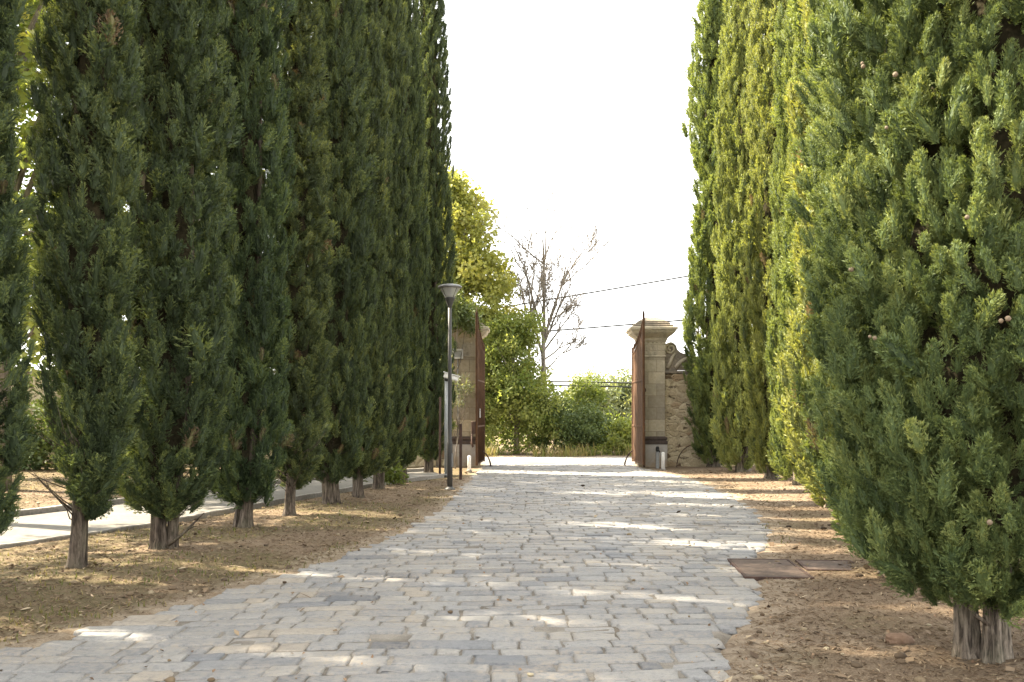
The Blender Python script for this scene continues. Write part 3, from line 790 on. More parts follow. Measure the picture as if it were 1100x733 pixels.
def broadleaf(name, label, cat, x, y, parts, mat, trunk_r, n_leaf, ll, lw, bark_='bark_grey', seed=1, crad=.45, group=None, tint0=.5, limbs=14, name_leaf='crown'):
    """parts: list of (cx,cy,cz,rx,ry,rz,n) lobes relative to the foot"""
    e = empty(name, (x, y, gzp(x, y))); tag(e, label, cat, group)
    rs = np.random.default_rng(seed)
    C = np.concatenate([crown_points(seed + 3 * k, p[6], p[:3], p[3], p[4], p[5]) for k, p in enumerate(parts)])
    C[:, 2] = np.maximum(C[:, 2], .12)
    rads = crad * rs.uniform(.6, 1.3, len(C))
    leafy(name_leaf, seed, C, rads, mat, e, n_leaf, ll, lw, tint0)
    mb = MB(); zt = max(p[2] + p[5] * .6 for p in parts)
    top = np.array([np.mean([p[0] for p in parts]), np.mean([p[1] for p in parts]), zt])
    stem = [np.array([0, 0, -.1]), np.array([.02, 0, zt * .2]), top * np.array([.5, .5, .45]) + np.array([.05, .03, 0]), top * np.array([.8, .8, .75]), top]
    mb.tube(stem, [trunk_r * 1.3, trunk_r, trunk_r * .75, trunk_r * .45, trunk_r * .1], 10, ridge=.05, seed=seed)
    for k in rs.choice(len(C), min(limbs, len(C)), replace=False):
        q = C[k]; u = rs.uniform(.2, .8)
        p0 = stem[1] * (1 - u) + stem[3] * u
        if q[2] < p0[2] - .3: p0 = stem[1] * .9
        m_ = (p0 + q) / 2 + rs.normal(0, .1, 3) - np.array([0, 0, .1])
        mb.tube([p0, m_, q], [trunk_r * .35, trunk_r * .2, trunk_r * .06], 6)
    mb.build('trunk', M[bark_], e)
    return e

# across the street
broadleaf('plane_tree', 'tall yellowing broadleaf tree lit by sun behind the left gate pillar', 'tree', -1.75, 36.2,
          [(-.3, 0, 7.6, 1.45, 1.5, 2.6, 150), (.35, .2, 5.6, 1.75, 1.7, 1.9, 130), (-.5, 0, 9.2, .8, .9, 1.3, 45), (.5, -.1, 3.4, 1.7, 1.6, 1.9, 110), (-1.2, .2, 5.0, 1.6, 1.4, 3.0, 90)], 'plane_leaf', .2, 80, .145, .11, seed=3, crad=.42, tint0=.5, limbs=34)
broadleaf('plane_tree', 'lower green broadleaf tree in front of the yellowing one, branches to the street', 'tree', .15, 35.0,
          [(-.1, 0, 2.6, 1.25, 1.2, 1.9, 150), (-1.0, .1, 1.7, 1.2, 1.0, 1.6, 110), (.7, 0, 1.4, 1.0, .9, 1.3, 80), (.3, .1, 4.3, .8, .8, .7, 30), (-.6, 0, 4.2, .7, .7, .8, 30)], 'lime_leaf', .09, 85, .10, .07, seed=5, crad=.34, tint0=.70, limbs=28)
broadleaf('shrub', 'dark green thicket under the bare tree across the street', 'shrub', 1.85, 35.3,
          [(0, 0, 1.0, 1.2, .9, 1.0, 110), (.9, .2, .9, .8, .8, .9, 60)], 'dark_leaf', .05, 70, .10, .05, seed=7, crad=.32, tint0=.55, limbs=8, name_leaf='foliage')
broadleaf('shrub', 'mid green bush with loose top shoots right of the dark thicket', 'shrub', 2.75, 37.0,
          [(0, 0, 1.2, .9, .8, 1.1, 80), (.3, 0, 2.3, .4, .4, .8, 16), (-.3, 0, 2.0, .3, .3, .7, 12)], 'lime_leaf', .05, 46, .11, .06, seed=8, crad=.30, tint0=.3, limbs=8, name_leaf='foliage')
for k, (x, y, h, r, lb) in enumerate(((3.3, 46, 2.9, 1.4, 'pale grey green olive tree seen through the gate, nearest the thicket'),
                                     (4.9, 48, 3.1, 1.5, 'pale grey green olive tree in the middle of the far group'),
                                     (6.6, 47, 3.0, 1.5, 'pale grey green olive tree whose side is cut by the right gate leaf'))):
    broadleaf('olive_tree', lb, 'tree', x, y, [(0, 0, h * .5, r, r, h * .45, 110), (.3, 0, h * .8, r * .6, r * .6, h * .3, 40)], 'olive_leaf', .14, 60, .17, .10, seed=20 + k, crad=.45, group='olive trees beyond the street', tint0=.6, limbs=9)
for k, (x, y, h, r, lb) in enumerate(((3.9, 35.2, 1.15, .9, 'yellow green roadside shrub beside the dry grass, right of the loose topped bush'),
                                     (4.9, 35.6, 1.35, .9, 'bright lime shrub partly hidden by the right gate leaf'))):
    broadleaf('shrub', lb, 'shrub', x, y, [(0, 0, h * .5, r, r * .8, h * .5, 70)], 'lime_leaf', .03, 50, .11, .07, seed=30 + k, crad=.3, group='shrubs across the street', tint0=.5, limbs=6, name_leaf='foliage')
for k, (x, y, h) in enumerate(((-6.5, 38, 7.5), (9.5, 40, 4.2), (14.5, 42, 5.0), (-12, 40, 8.5))):
    broadleaf('tree', ('green tree across the street behind the left cypresses', 'round green tree behind the rubble wall', 'round green tree farther along behind the rubble wall', 'tall green tree across the street, farthest left')[k], 'tree', x, y,
              [(0, 0, h * .6, 1.9, 1.8, h * .4, 150), (.5, 0, h * .35, 1.6, 1.5, h * .3, 80)], 'green_leaf', .16, 50, .2, .15, seed=40 + k, crad=.55, limbs=10)
# park trees left of the footpath; nearer ones added to dapple the road
for k, (x, y, h, r, low, mt, lb) in enumerate(((-10.05, 19.5, 16.0, 2.7, 1, 'plane_leaf', 'yellow leaved park tree glowing between the two leftmost cypresses'),
                                      (-12.5, 23.0, 16.0, 2.8, 1, 'green_leaf', 'tall green park tree beyond the sunlit dry lawn'),
                                      (-8.6, 25.0, 14.0, 2.3, 1, 'lime_leaf', 'light green park tree near the end of the footpath'),
                                      (-4.3, 29.25, 15.5, 1.5, 0, 'green_leaf', 'unseen tall green tree added behind the left rubble wall to shade the right cypresses'),  # hidden tree, added to shade the far right cypresses
                                      (-10.4, 14.9, 17.0, 2.5, 0, 'lime_leaf', 'light green park tree across the footpath, added to dapple the road'),
                                      (-10.0, 10.4, 16.5, 2.6, 0, 'green_leaf', 'park tree left of the footpath, unseen, added to dapple the road'),
                                      (-10.6, 6.2, 17.0, 2.6, 0, 'plane_leaf', 'park tree nearest the viewer left of the footpath, unseen, added to dapple the road'))):
    lobes = [(0, 0, h * .76, r, r, h * .22, 130 if low else 100), (.9, -.5, h * .60, r * .8, r * .8, h * .12, 45), (-.9, .7, h * .62, r * .8, r * .8, h * .13, 45)]
    if low: lobes.append((.2, .3, h * .33, r * .8, r * .8, h * .18, 130))
    elif h > 12: lobes.append((.1, .2, h * .43, r * .95, r * .95, h * .09, 60))  # lower leaves added to keep sun off the left verge
    broadleaf('park_tree', lb, 'tree', x, y, lobes, mt, .19, 44, .17, .13, seed=50 + k, crad=.5, group='park trees left of the footpath', limbs=24)  # the last four park trees of the list are added for shade
# dark hedge on the left
def hedge():
    e = empty('hedge', (-12.6, 26.2, 0)); tag(e, 'dark clipped hedge behind the dry lawn, far left', 'hedge')
    rs = np.random.default_rng(77); C = np.stack([rs.uniform(-3.4, 3.4, 330), rs.uniform(-.45, .45, 330), rs.uniform(.1, 1.75, 330)], 1)
    leafy('foliage', 77, C, .32 * rs.uniform(.7, 1.3, 330), 'dark_leaf', e, 60, .10, .075, .5)
    mb = MB()
    for k in range(16): mb.tube([(-3.2 + k * .42, 0, -.1), (-3.2 + k * .42 + .05, .03, .7), (-3.15 + k * .42, 0, 1.4)], [.035, .025, .01], 6)
    mb.build('stem', M['bark'], e)
hedge()
# low brush behind the roadside shrubs
rs = np.random.default_rng(88); C = np.stack([rs.uniform(-9, 11, 420), rs.uniform(37.5, 41, 420), rs.uniform(.1, 1.5, 420)], 1)
C[:, 2] *= .75 + .35 * n2(C[:, 0], C[:, 1], .5, 89)
tag(leafy('brush', 88, C, rs.uniform(.25, .5, len(C)), 'lime_leaf', None, 40, .13, .07, .35), 'loose green brush behind the roadside shrubs', 'brush', kind='stuff')
# far tree line on the horizon
rs = np.random.default_rng(91)
n = 900; C = np.stack([rs.uniform(-75, 85, n), rs.uniform(68, 82, n), rs.uniform(.1, 2.3, n)], 1)
C[:, 2] *= (1 + .3 * np.sin(C[:, 0] * .35) + .15 * np.sin(C[:, 0] * .9 + 1))
o = leafy('far_tree_line', 91, C, rs.uniform(.9, 1.6, n), 'green_leaf', None, 40, .34, .26, .5)
tag(o, 'low green tree line far beyond the street', 'trees', kind='stuff')

# bare trees across the street
def bare_tree(x, y, label, limbs, seed, depth=4):
    e = empty('bare_tree', (x, y, gzp(x, y))); tag(e, label, 'tree', 'leafless trees across the street')
    rs = np.random.default_rng(seed); mt, mbr = MB(), MB()
    def grow(p, d, l, r, lev, mb):
        pts = [np.array(p)]; dd = np.array(d, float)
        for k in range(4):
            dd = unit(dd + rs.normal(0, .10, 3) + np.array([0, 0, .05])); pts.append(pts[-1] + dd * l / 4)
        mb.tube(pts, np.maximum(np.linspace(r, r * .45, 5), .0095), 6 if r < .03 else 8, cap=False)
        if lev == 0: return
        for k in range(rs.integers(4, 7)):
            u = rs.integers(1, 5); q = pts[u]
            side = unit(np.cross(dd, rs.normal(0, 1, 3)))
            a = R(rs.uniform(22, 55))
            grow(q, dd * math.cos(a) + side * math.sin(a) + np.array([0, 0, .12]), l * rs.uniform(.42, .66), r * .45 * rs.uniform(.7, 1.1), lev - 1, mb)
    trunk_pts, r0, branches = limbs
    mt.tube(trunk_pts, np.linspace(r0, r0 * .55, len(trunk_pts)), 10, ridge=.05)
    mt.build('trunk', M['bark_grey'], e)
    for p, d, l, r in branches:
        mb = MB(); grow(np.array(p, float), unit(np.array(d, float)), l, r, depth - 1, mb); mb.build('branch', M['bark_grey'], e)
    e.scale = (.84, .84, 1)
bare_tree(1.17, 36.0, 'tall leafless tree with fine twigs against the white sky', (
    [(0, 0, -.1), (.02, 0, 1.5), (.0, 0, 2.6), (-.05, 0, 3.6), (-.02, 0, 4.3)], .15,
    [((-.05, 0, 3.5), (-.28, .1, 1), 2.3, .065), ((-.02, 0, 4.2), (.10, 0, 1), 3.5, .08), ((0, 0, 4.0), (.42, -.1, 1), 2.9, .065), ((-.03, 0, 3.7), (.6, .1, .7), 1.8, .045),
     ((-.02, 0, 4.1), (-.14, .1, 1), 2.8, .065), ((0, 0, 3.4), (1.0, -.1, .40), 1.5, .035), ((-.03, 0, 3.9), (.38, -.2, .9), 2.3, .05), ((-.05, 0, 3.6), (-.40, -.1, 1.), 1.7, .04), ((0, 0, 3.0), (.9, .1, .35), 1.3, .035), ((0, 0, 2.9), (-.7, -.1, .6), 1.2, .035), ((0, 0, 4.2), (.25, .3, 1), 3.1, .06)]), 5, 4)
bare_tree(.62, 37.4, 'smaller brownish leafless tree rising from the green crown', (
    [(0, 0, -.1), (.0, 0, 2), (.04, 0, 4.0), (.06, 0, 4.8)], .09,
    [((.06, 0, 4.7), (.05, 0, 1), 2.1, .05), ((.05, 0, 4.4), (-.3, .1, 1), 1.8, .04), ((.05, 0, 4.6), (.3, -.1, 1), 1.8, .04)]), 12, 4)

# ------------------------------------------------------------------ gate pillars
def pillar(x, y, label):
    e = empty('gate_pillar', (x, y, 0)); tag(e, label, 'gate pillar', 'stone gate pillars')
    mb = MB(); mb.square([(.40, -.1), (.40, .60), (.385, .63)]); mb.build('plinth', M['plinth'], e)
    mb = MB(); mb.square([(.385, .632), (.405, .64), (.405, .72), (.37, .75), (.40, .77), (.40, .82), (.36, .85)]); mb.build('moulding', M['band'], e)
    mb = MB(); mb.square([(.345, .852), (.345, 3.05)]); mb.build('shaft', M['ashlar'], e)
    mb = MB(); mb.square([(.352, 3.052), (.365, 3.06), (.365, 3.09), (.345, 3.11), (.345, 3.44), (.372, 3.47), (.385, 3.50)])
    for fx, fy in ((0, -1), (0, 1), (-1, 0), (1, 0)):
        for k in range(6):
            q = -.29 + k * .116
            def bx(w, z0, z1, pr):
                if fx == 0: mb.box(q - w, q + w, fy * .344 - pr, fy * .344 + pr, z0, z1, .004)
                else: mb.box(fx * .344 - pr, fx * .344 + pr, q - w, q + w, z0, z1, .004)
            bx(.040, 3.24, 3.38, .022); bx(.026, 3.13, 3.20, .020); bx(.036, 3.40, 3.46, .024)
    mb.build('frieze', M['ashlar_plain'], e)
    mb = MB(); mb.square([(.385, 3.502), (.40, 3.53), (.41, 3.57), (.45, 3.61), (.52, 3.66), (.585, 3.72), (.62, 3.79), (.65, 3.80), (.655, 3.86), (.63, 3.875)])
    mb.build('cornice', M['ashlar_plain'], e)
    mb = MB(); mb.square([(.545, 3.877), (.545, 3.935), (.52, 3.945), (.47, 3.95), (.47, 4.0), (.45, 4.01), (.40, 4.015), (.40, 4.05), (.37, 4.07), (.22, 4.15), (.12, 4.17)])
    mb.build('cap', M['cap_dark'], e)
    return e
pillar(3.9, 27.95, 'ochre stone gate pillar with carved frieze and stepped cap, joined to the rubble wall')
PL = pillar(-1.29, 27.95, 'shaded stone gate pillar behind the lamp post, its cap under olive foliage')

def wall(x0, x1, label, seed):
    e = empty('stone_wall', ((x0 + x1) / 2, 28.0, 0)); tag(e, label, 'wall')
    hw = (x1 - x0) / 2; rs = np.random.default_rng(seed)
    nx = int(hw * 2 / .12); nz = 24
    xs = np.linspace(-hw, hw, nx); top = 2.60 + .03 * n2(xs + x0, xs * 0, 2.0, seed)
    front = lambda X, Z: -.2 - .018 * n2(X, Z, 3.1, seed + 1) - .012 * n2(X, Z, 7.0, seed + 2)
    us = np.linspace(0, 1, nz); X, U = np.meshgrid(xs, us, indexing='ij'); Z = -.1 + (top[:, None] + .1) * U
    Yf = front(X, Z); Yb = .2 + .015 * n2(X, Z, 3, seed + 3)
    ring = np.concatenate([np.stack([X, Yf, Z], -1), np.stack([X, Yb, Z], -1)[:, ::-1]], 1)
    m = ring.shape[1]; i = np.arange(nx * m).reshape(nx, m)
    f = np.stack([i[:-1, :-1], i[1:, :-1], i[1:, 1:], i[:-1, 1:]], -1).reshape(-1, 4)
    V = ring.reshape(-1, 3)
    o = np_mesh('masonry', V, f, M['rubble'], e, shade=False)
    mb = MB()
    x = -hw
    while x < hw - .05:
        w = min(rs.uniform(.35, .6), hw - x); mb.box(x + .004, x + w - .004, -.235, .235, 2.60 + rs.uniform(0, .02), 2.68 + rs.uniform(-.01, .02), .015); x += w
    mb.build('coping', M['cap_dark'], e)
    return e
WR = wall(4.25, 16.0, 'sunlit ochre rubble stone wall right of the gate pillar', 3)
wall(-17.0, -1.64, 'shaded rubble stone wall left of the gate behind the cypresses', 9)
# carved volute on the right wall
def volute():
    e = empty('stone_volute', (4.262, 27.98, 2.70)); tag(e, 'weathered carved scroll leaning on the pillar on top of the rubble wall', 'carved stone')
    mb = MB()
    outl = [(0, 0), (1.5, 0), (1.5, .07), (1.2, .12), (.95, .22), (.75, .36), (.6, .44), (.45, .50), (.36, .58), (.34, .68), (.26, .76), (.14, .78), (.04, .73), (0, .62)]
    mb.prism(outl, -.14, .14)
    mb.build('scroll_body', M['cap_dark'], e)
    mb = MB()
    for yy in (-.15, .15):
        for (cx, cz, r0, turns) in ((.17, .60, .16, 1.6), (.92, .16, .14, 1.5)):
            pts = [(cx + r0 * (1 - u * .8) * math.cos(1.2 + u * turns * 6.28), yy, cz + r0 * (1 - u * .8) * math.sin(1.2 + u * turns * 6.28)) for u in np.linspace(0, 1, 26)]
            mb.tube(pts, .032, 6)
        mb.tube([(.08, yy, .05), (.16, yy, .2), (.22, yy, .36), (.30, yy, .48)], [.05, .055, .05, .03], 7)
        mb.tube([(.30, yy, .06), (.42, yy, .2), (.55, yy, .3), (.7, yy, .34)], [.06, .06, .05, .03], 7)
        mb.tube([(.52, yy, .05), (.62, yy, .13), (.72, yy, .2)], [.05, .05, .03], 7)
    mb.build('scroll_relief', M['ashlar_plain'], e)
volute()

# ------------------------------------------------------------------ iron gate leaves
def gate_leaf(hx, hy, fx, fy, label, mirror):
    """hinge at (hx,hy), free end at (fx,fy); local x runs from hinge to free end"""
    L = math.hypot(fx - hx, fy - hy)
    e = empty('gate_leaf', (hx, hy, 0), math.atan2(fy - hy, fx - hx)); tag(e, label, 'gate', 'rusted iron gate leaves')
    top = lambda u: 3.18 + .72 * (u ** 1.8)
    zb = .12
    mb = MB()
    mb.box(-.03, .03, -.03, .03, zb, 3.36, .006); mb.box(L - .03, L + .03, -.03, .03, zb, 4.12, .006)
    mb.lathe([(.03, 4.12), (.035, 4.14), (.012, 4.20), (.006, 4.30)], 8, L, 0)
    for z in (zb + .02, 1.12, 2.35):
        mb.box(.03, L - .03, -.022, .022, z, z + .05, .005)
    us = np.linspace(.0, 1, 14)
    mb.tube([(u * L, 0, top(u)) for u in us], .022, 6)
    mb.build('gate_frame', M['rust'], e)
    mb = MB()
    n = 12
    for k in range(n):
        a, b = .035 + (L - .07) * k / n, .035 + (L - .07) * (k + 1) / n
        s = .004 if k % 2 else -.004
        mb.prism([(a, zb + .03), (b, zb + .03), (b, top(b / L) - .02), (a, top(a / L) - .02)], s - .003, s + .003)
    mb.build('sheet_panel', M['rust'], e)
    mb = MB()
    for k in range(13):
        u = (k + .5) / 13; x = u * L; z = top(u)
        mb.tube([(x, .016, zb + .05), (x, .016, z + .12)], .010, 6)
        mb.lathe([(.008, z + .12), (.028, z + .16), (.016, z + .22), (.003, z + .30)], 6, x, .016)
    mb.build('spear_bar', M['rust'], e)
    mb = MB()
    for z in (1.02, 1.24):
        mb.tube([(.1, .05 * mirror, z - .01), (L * .5, .06 * mirror, z), (L - .05, .05 * mirror, z + .02)], .014, 6)
    mb.build('lock_bar', M['galv'], e)
    return e, L
g1, L1 = gate_leaf(3.44, 28.35, 3.47, 26.25, 'rusted sheet iron gate leaf swung open in front of the ochre pillar', 1)
g2, L2 = gate_leaf(-.80, 28.35, -.93, 26.25, 'dark rusted gate leaf swung open beside the shaded pillar, white marker on it', -1)
mb = MB(); mb.box(L2 - .55, L2 - .49, .03, .045, 1.38, 1.62, .003); mb.build('reflector', M['white'], g2)
mb = MB(); mb.box(L2 - .12, L2 + .06, -.14, -.035, .95, 1.28, .012); mb.tube([(L2 - .03, -.12, .95), (L2 - .03, -.13, .7), (L2 - .02, -.1, .6)], .03, 8); mb.build('lock_box', M['rust_dark'], g2)

# small ironwork at the gate
def stop(x, y, s, label):
    e = MB()
    e.tube([(0, 0, -.05), (.02 * s, 0, .1), (.06 * s, 0, .22), (.12 * s, 0, .33), (.2 * s, 0, .41), (.25 * s, 0, .43)], [.022, .022, .02, .02, .018, .016], 8)
    e.box(-.06, .06, -.05, .05, -.03, .02, .006)
    tag(e.build('gate_stop', M['rust_dark'], None, (x, y, 0.01)), label, 'gate stop', 'bent iron gate stops')
stop(3.16, 28.0, 1, 'bent iron gate stop leaning towards the right gate leaf')
stop(-.58, 27.6, -1, 'bent iron gate stop leaning towards the left gate leaf')
mb = MB(); mb.tube([(0, 0, -.1), (0, 0, 2.08)], .028, 10); mb.lathe([(.02, 2.06), (.045, 2.09), (.055, 2.13), (.045, 2.17), (.015, 2.2)], 12)
tag(mb.build('iron_post', M['rust_dark'], None, (3.62, 27.25, 0)), 'slim dark iron post with a ball top in front of the ochre pillar', 'post')
mb = MB(); mb.box(-.032, .032, -.032, .032, -.1, 1.26, .006); mb.box(-.038, .038, -.038, .038, 1.262, 1.275, .004)
tag(mb.build('iron_post', M['rust_dark'], None, (-1.16, 22.5, 0)), 'short dark square post at the road edge right of the lamp', 'post')
def bollard(x, y, h, r, label):
    e = empty('bollard', (x, y, 0)); tag(e, label, 'bollard', 'low white marker posts')
    mb = MB(); mb.lathe([(r, -.1), (r, h - .03), (r * .85, h), (r * .3, h + .012)], 14); mb.build('post', M['white'], e)
    mb = MB(); mb.lathe([(r * 1.5, -.02), (r * 1.5, .025), (r * 1.05, .035)], 14); mb.build('base', M['kerb'], e)
bollard(4.0, 26.35, .46, .05, 'low white marker post at the foot of the ochre pillar')
bollard(-1.11, 25.9, .39, .045, 'low white marker post at the foot of the shaded pillar')
e = empty('tap_post', (3.93, 26.9, 0)); tag(e, 'short grey post with black valve head behind the white marker post', 'tap')
mb = MB(); mb.box(-.045, .045, -.03, .03, -.1, .46, .01); mb.build('post', M['galv'], e)
mb = MB(); mb.lathe([(.035, .462), (.05, .48), (.05, .56), (.03, .60)], 12); mb.tube([(0, -.03, .52), (.02, -.1, .5), (.05, -.12, .45)], .018, 8); mb.build('valve_head', M['black'], e)
mb = MB()
mb.tube([(-.22 + .5 * (1 - math.cos(a)), .0, .62 * math.sin(a)) for a in np.linspace(-.1, 1.75, 16)], .012, 6)
tag(mb.build('bent_rod', M['rust_dark'], None, (4.78, 27.55, 0)), 'thin bent rod arching against the foot of the rubble wall', 'rod')

# camera mast, floodlight, conduit near the shaded pillar
e = empty('camera_mast', (-1.60, 24.2, 0)); tag(e, 'grey mast with a white sloped camera on top, behind the lamp post', 'camera mast')
mb = MB(); mb.tube([(0, 0, -.1), (0, 0, 2.36)], .045, 12); mb.box(-.09, .09, -.09, .09, 0.0, .03, .006); mb.build('pole', M['galv'], e)
mb = MB(); rot = __import__('mathutils').Matrix.Rotation(R(16), 3, 'Y'); V3 = __import__('mathutils').Vector
mb.box(-.06, .30, -.10, .05, 2.36, 2.48, .02, rot=rot, org=V3((0, 0, 2.4))); mb.box(-.09, .33, -.12, .07, 2.482, 2.50, .006, rot=rot, org=V3((0, 0, 2.4))); mb.build('camera_housing', M['white'], e)
mb = MB(); mb.tube([(0, 0, 2.30), (.03, -.02, 2.36)], .05, 10); mb.build('bracket', M['black'], e)
mb = MB(); mb.tube([(0, 0, -.1), (.01, 0, 1.9)], .028, 10)
tag(mb.build('iron_post', M['rust_dark'], None, (-1.74, 24.0, 0)), 'thin dark post half hidden by the last left cypress', 'post')
e = empty('floodlight', (-1.50, 27.56, 3.13)); tag(e, 'white square floodlight fixed to the shaded pillar with a conduit below', 'floodlight')
mb = MB()
for a in ((-.15, .15, -.135, -.088), (-.15, .15, .088, .135), (-.15, -.10, -.087, .087), (.10, .15, -.087, .087)):
    mb.box(a[0], a[1], -.16, -.05, a[2], a[3], .006)
mb.box(-.11, .11, -.07, .0, -.09, .09, .01); mb.build('housing', M['white'], e)
mb = MB(); mb.box(-.099, .099, -.12, -.11, -.083, .083, .002); mb.build('glass_panel', M['glass'], e)
mb = MB(); mb.tube([(-.05, -.02, -.11), (-.12, .0, -.16), (-.2, .02, -.15)], .014, 8); mb.tube([(0, .02, -.1), (0, .03, -1.4), (0, .03, -2.3)], .014, 8); mb.build('conduit', M['galv'], e)

# lamp post
e = empty('street_lamp', (-1.23, 19.7, gzp(-1.23, 19.7))); tag(e, 'grey park lamp post with a conical glass lantern at the left road edge', 'street lamp')
mb = MB(); mb.lathe([(.054, -.1), (.054, .9), (.050, .93), (.041, .95), (.038, 2.2), (.036, 3.62)], 20); mb.lathe([(.11, -.02), (.11, .02), (.075, .035), (.063, .06)], 20); mb.build('pole', M['lamp_metal'], e)
mb = MB(); mb.box(.03, .066, -.05, .05, .45, .72, .004); mb.build('access_door', M['lamp_lid'], e)
mb = MB(); mb.lathe([(.037, 3.60), (.042, 3.63), (.10, 3.785), (.104, 3.80), (.09, 3.806)], 24); mb.build('collar', M['lamp_metal'], e)
mb = MB(); mb.lathe([(.098, 3.806), (.205, 3.985)], 28, cap=False)
for k in range(4):
    a = math.pi / 4 + k * math.pi / 2
    mb.tube([(.1 * math.cos(a), .1 * math.sin(a), 3.806), (.207 * math.cos(a), .207 * math.sin(a), 3.985)], .006, 5, mi=1)
mb.build('lantern_glass', [M['glass'], M['lamp_metal']], e)
mb = MB(); mb.lathe([(.235, 3.988), (.242, 4.0), (.242, 4.02), (.20, 4.045), (.10, 4.065), (.02, 4.07)], 28); mb.build('lantern_lid', M['lamp_lid'], e)
mb = MB(); mb.lathe([(.045, 3.81), (.05, 3.84), (.03, 3.87), (.045, 3.90), (.05, 3.94), (.06, 3.984)], 16); mb.build('bulb_holder', M['lamp_metal'], e)

# olive overhanging the shaded pillar, sapling before it
broadleaf('olive_tree', 'olive tree leaning its dark crown over the cap of the shaded pillar', 'tree', -2.0, 27.15, [(.42, -.2, 4.12, .50, .4, .34, 44), (.0, 0, 4.5, .6, .5, .5, 40), (.85, -.35, 3.86, .26, .2, .15, 10)], 'dark_leaf', .06, 60, .13, .035, seed=61, crad=.26, tint0=.75, limbs=10)
broadleaf('olive_sapling', 'thin olive sapling with sparse grey leaves before the shaded pillar', 'sapling', -1.52, 26.6, [(.12, -.02, 2.0, .36, .2, .42, 30)], 'olive_leaf', .018, 16, .10, .022, seed=63, crad=.2, tint0=.35, limbs=12)
# tuft at the trunk of a left cypress
broadleaf('shrub', 'low olive green tuft at the foot of the narrow cypress near the lamp', 'shrub', -2.52, 20.6, [(0, 0, .28, .26, .22, .3, 34)], 'lime_leaf', .015, 40, .10, .03, seed=65, crad=.16, tint0=.1, limbs=6, name_leaf='foliage')

# power lines (strung between poles far out on both sides)
for k, (A, B, sag, dzs, rad, lb) in enumerate((((-10.4, 41.0, 4.26), (29.0, 28.0, 9.90), .30, (0,), .028, 'highest black cable crossing the sky between bare tree and right cypresses'),
                                    ((-10.4, 41.0, 4.02), (29.0, 28.0, 6.55), .30, (0,), .028, 'middle cable crossing the sky, passing behind the right pillar cap'),
                                    ((-10.4, 41.0, 3.05), (29.0, 30.0, 2.10), .12, (0, .15), .026, 'lowest pair of cables just above the olive trees'))):
    mb = MB(); A, B = np.array(A, float), np.array(B, float)
    for dz in dzs:
        pts = [A + (B - A) * u - np.array([0, 0, sag * 4 * u * (1 - u) + dz]) for u in np.linspace(0, 1, 24)]
        mb.tube(pts, rad, 6)
    tag(mb.build('power_line', M['black']), lb, 'power line', 'power lines along the street')

# drain covers
def drain(x0, y0, x1, y1, sk, label, rz):
    e = empty('drain_cover', ((x0 + x1) / 2, (y0 + y1) / 2, 0), rz); tag(e, label, 'drain cover', 'rusty drain plates at the road edge')
    w, h = (x1 - x0) / 2, (y1 - y0) / 2
    mb = MB(); mb.box(-w + .03, w - .03, -h + .03, h - .03, .0, .030, .004)
    mb.build('plate', M['drain'], e)
    mb = MB()
    for a in ((-w, w, -h, -h + .026), (-w, w, h - .026, h), (-w, -w + .026, -h + .027, h - .027), (w - .026, w, -h + .027, h - .027)):
        mb.box(a[0], a[1], a[2], a[3], -.02, .034, .004)
    mb.build('cover_frame', M['rust_dark'], e)
    return e
drain(2.22, 9.3, 2.86, 10.45, 0, 'rusty rectangular drain plate set into the edge of the cobbles', R(-4))
d2 = drain(2.93, 9.75, 3.5, 10.4, 0, 'second rusty plate half buried in needles beside the first', R(-6))
d2.location.z = -.004

# half buried stone beside the near trunk
bm = bmesh.new(); bmesh.ops.create_icosphere(bm, subdivisions=3, radius=.1)
P = np.array([v.co[:] for v in bm.verts]); nzz = vnoise(P * 14 + 3, 2) * .18 + vnoise(P * 40, 4) * .05
for v, q in zip(bm.verts, nzz): v.co = (v.co.x * 1.05 * (1 + 1.6 * q), v.co.y * .8 * (1 + q), v.co.z * .62 * (1 + 1.8 * q))
me = bpy.data.meshes.new('rock'); bm.to_mesh(me); bm.free(); me.materials.append(M['rock'])
rk = bpy.data.objects.new('rock', me); rk.location = (2.62, 6.72, gzp(2.62, 6.72) + .01); link(rk); tag(rk, 'reddish half buried stone left of the near cypress trunk', 'stone')

# ------------------------------------------------------------------ litter, twigs, grass
def scatter(n, ylo, yhi, mask, pw=1.6):
    y = ylo + (yhi - ylo) * rng.random(n) ** pw
    x = rng.uniform(-.62, .62, n) * (y + 1.5)
    k = mask(x, y) > rng.random(n)
    return x[k], y[k]
def off_road(x, y):
    d = np.minimum(x - xl(y), xr(y) - x)
    return smooth(.10, -.22, d) * (in_path(x, y) < -.12)
def flat_bits(name, label, cat, n, mask, lmin, lmax, wmul, mat, ylo=3.0, yhi=26, curl=.25, zoff=.006):
    x, y = scatter(n, ylo, yhi, mask); m = len(x)
    a = rng.uniform(0, 6.28, m); l = rng.uniform(lmin, lmax, m) * (1 + .03 * y)
    d = np.stack([np.cos(a), np.sin(a), rng.normal(0, curl, m)], 1); d = unit(d)
    s = np.stack([-np.sin(a), np.cos(a), rng.normal(0, curl, m)], 1)
    z = np.maximum(ground_z(x, y), np.where(np.minimum(x - xl(y), xr(y) - x) > 0, .014, -1)) + zoff
    b = np.stack([x, y, z], 1) - d * (l / 2)[:, None]
    w = (l * wmul)[:, None]; mid = b + d * (l * .5)[:, None] + np.array([0, 0, .004])
    Q = np.stack([b, mid + s * w, b + d * l[:, None], mid - s * w], 1)
    o = np_mesh(name, Q.reshape(-1, 3), np.arange(4 * m).reshape(-1, 4), M[mat], None, np.clip(rng.normal(.5, .24, m), 0, 1))
    tag(o, label, cat, kind='stuff'); return o
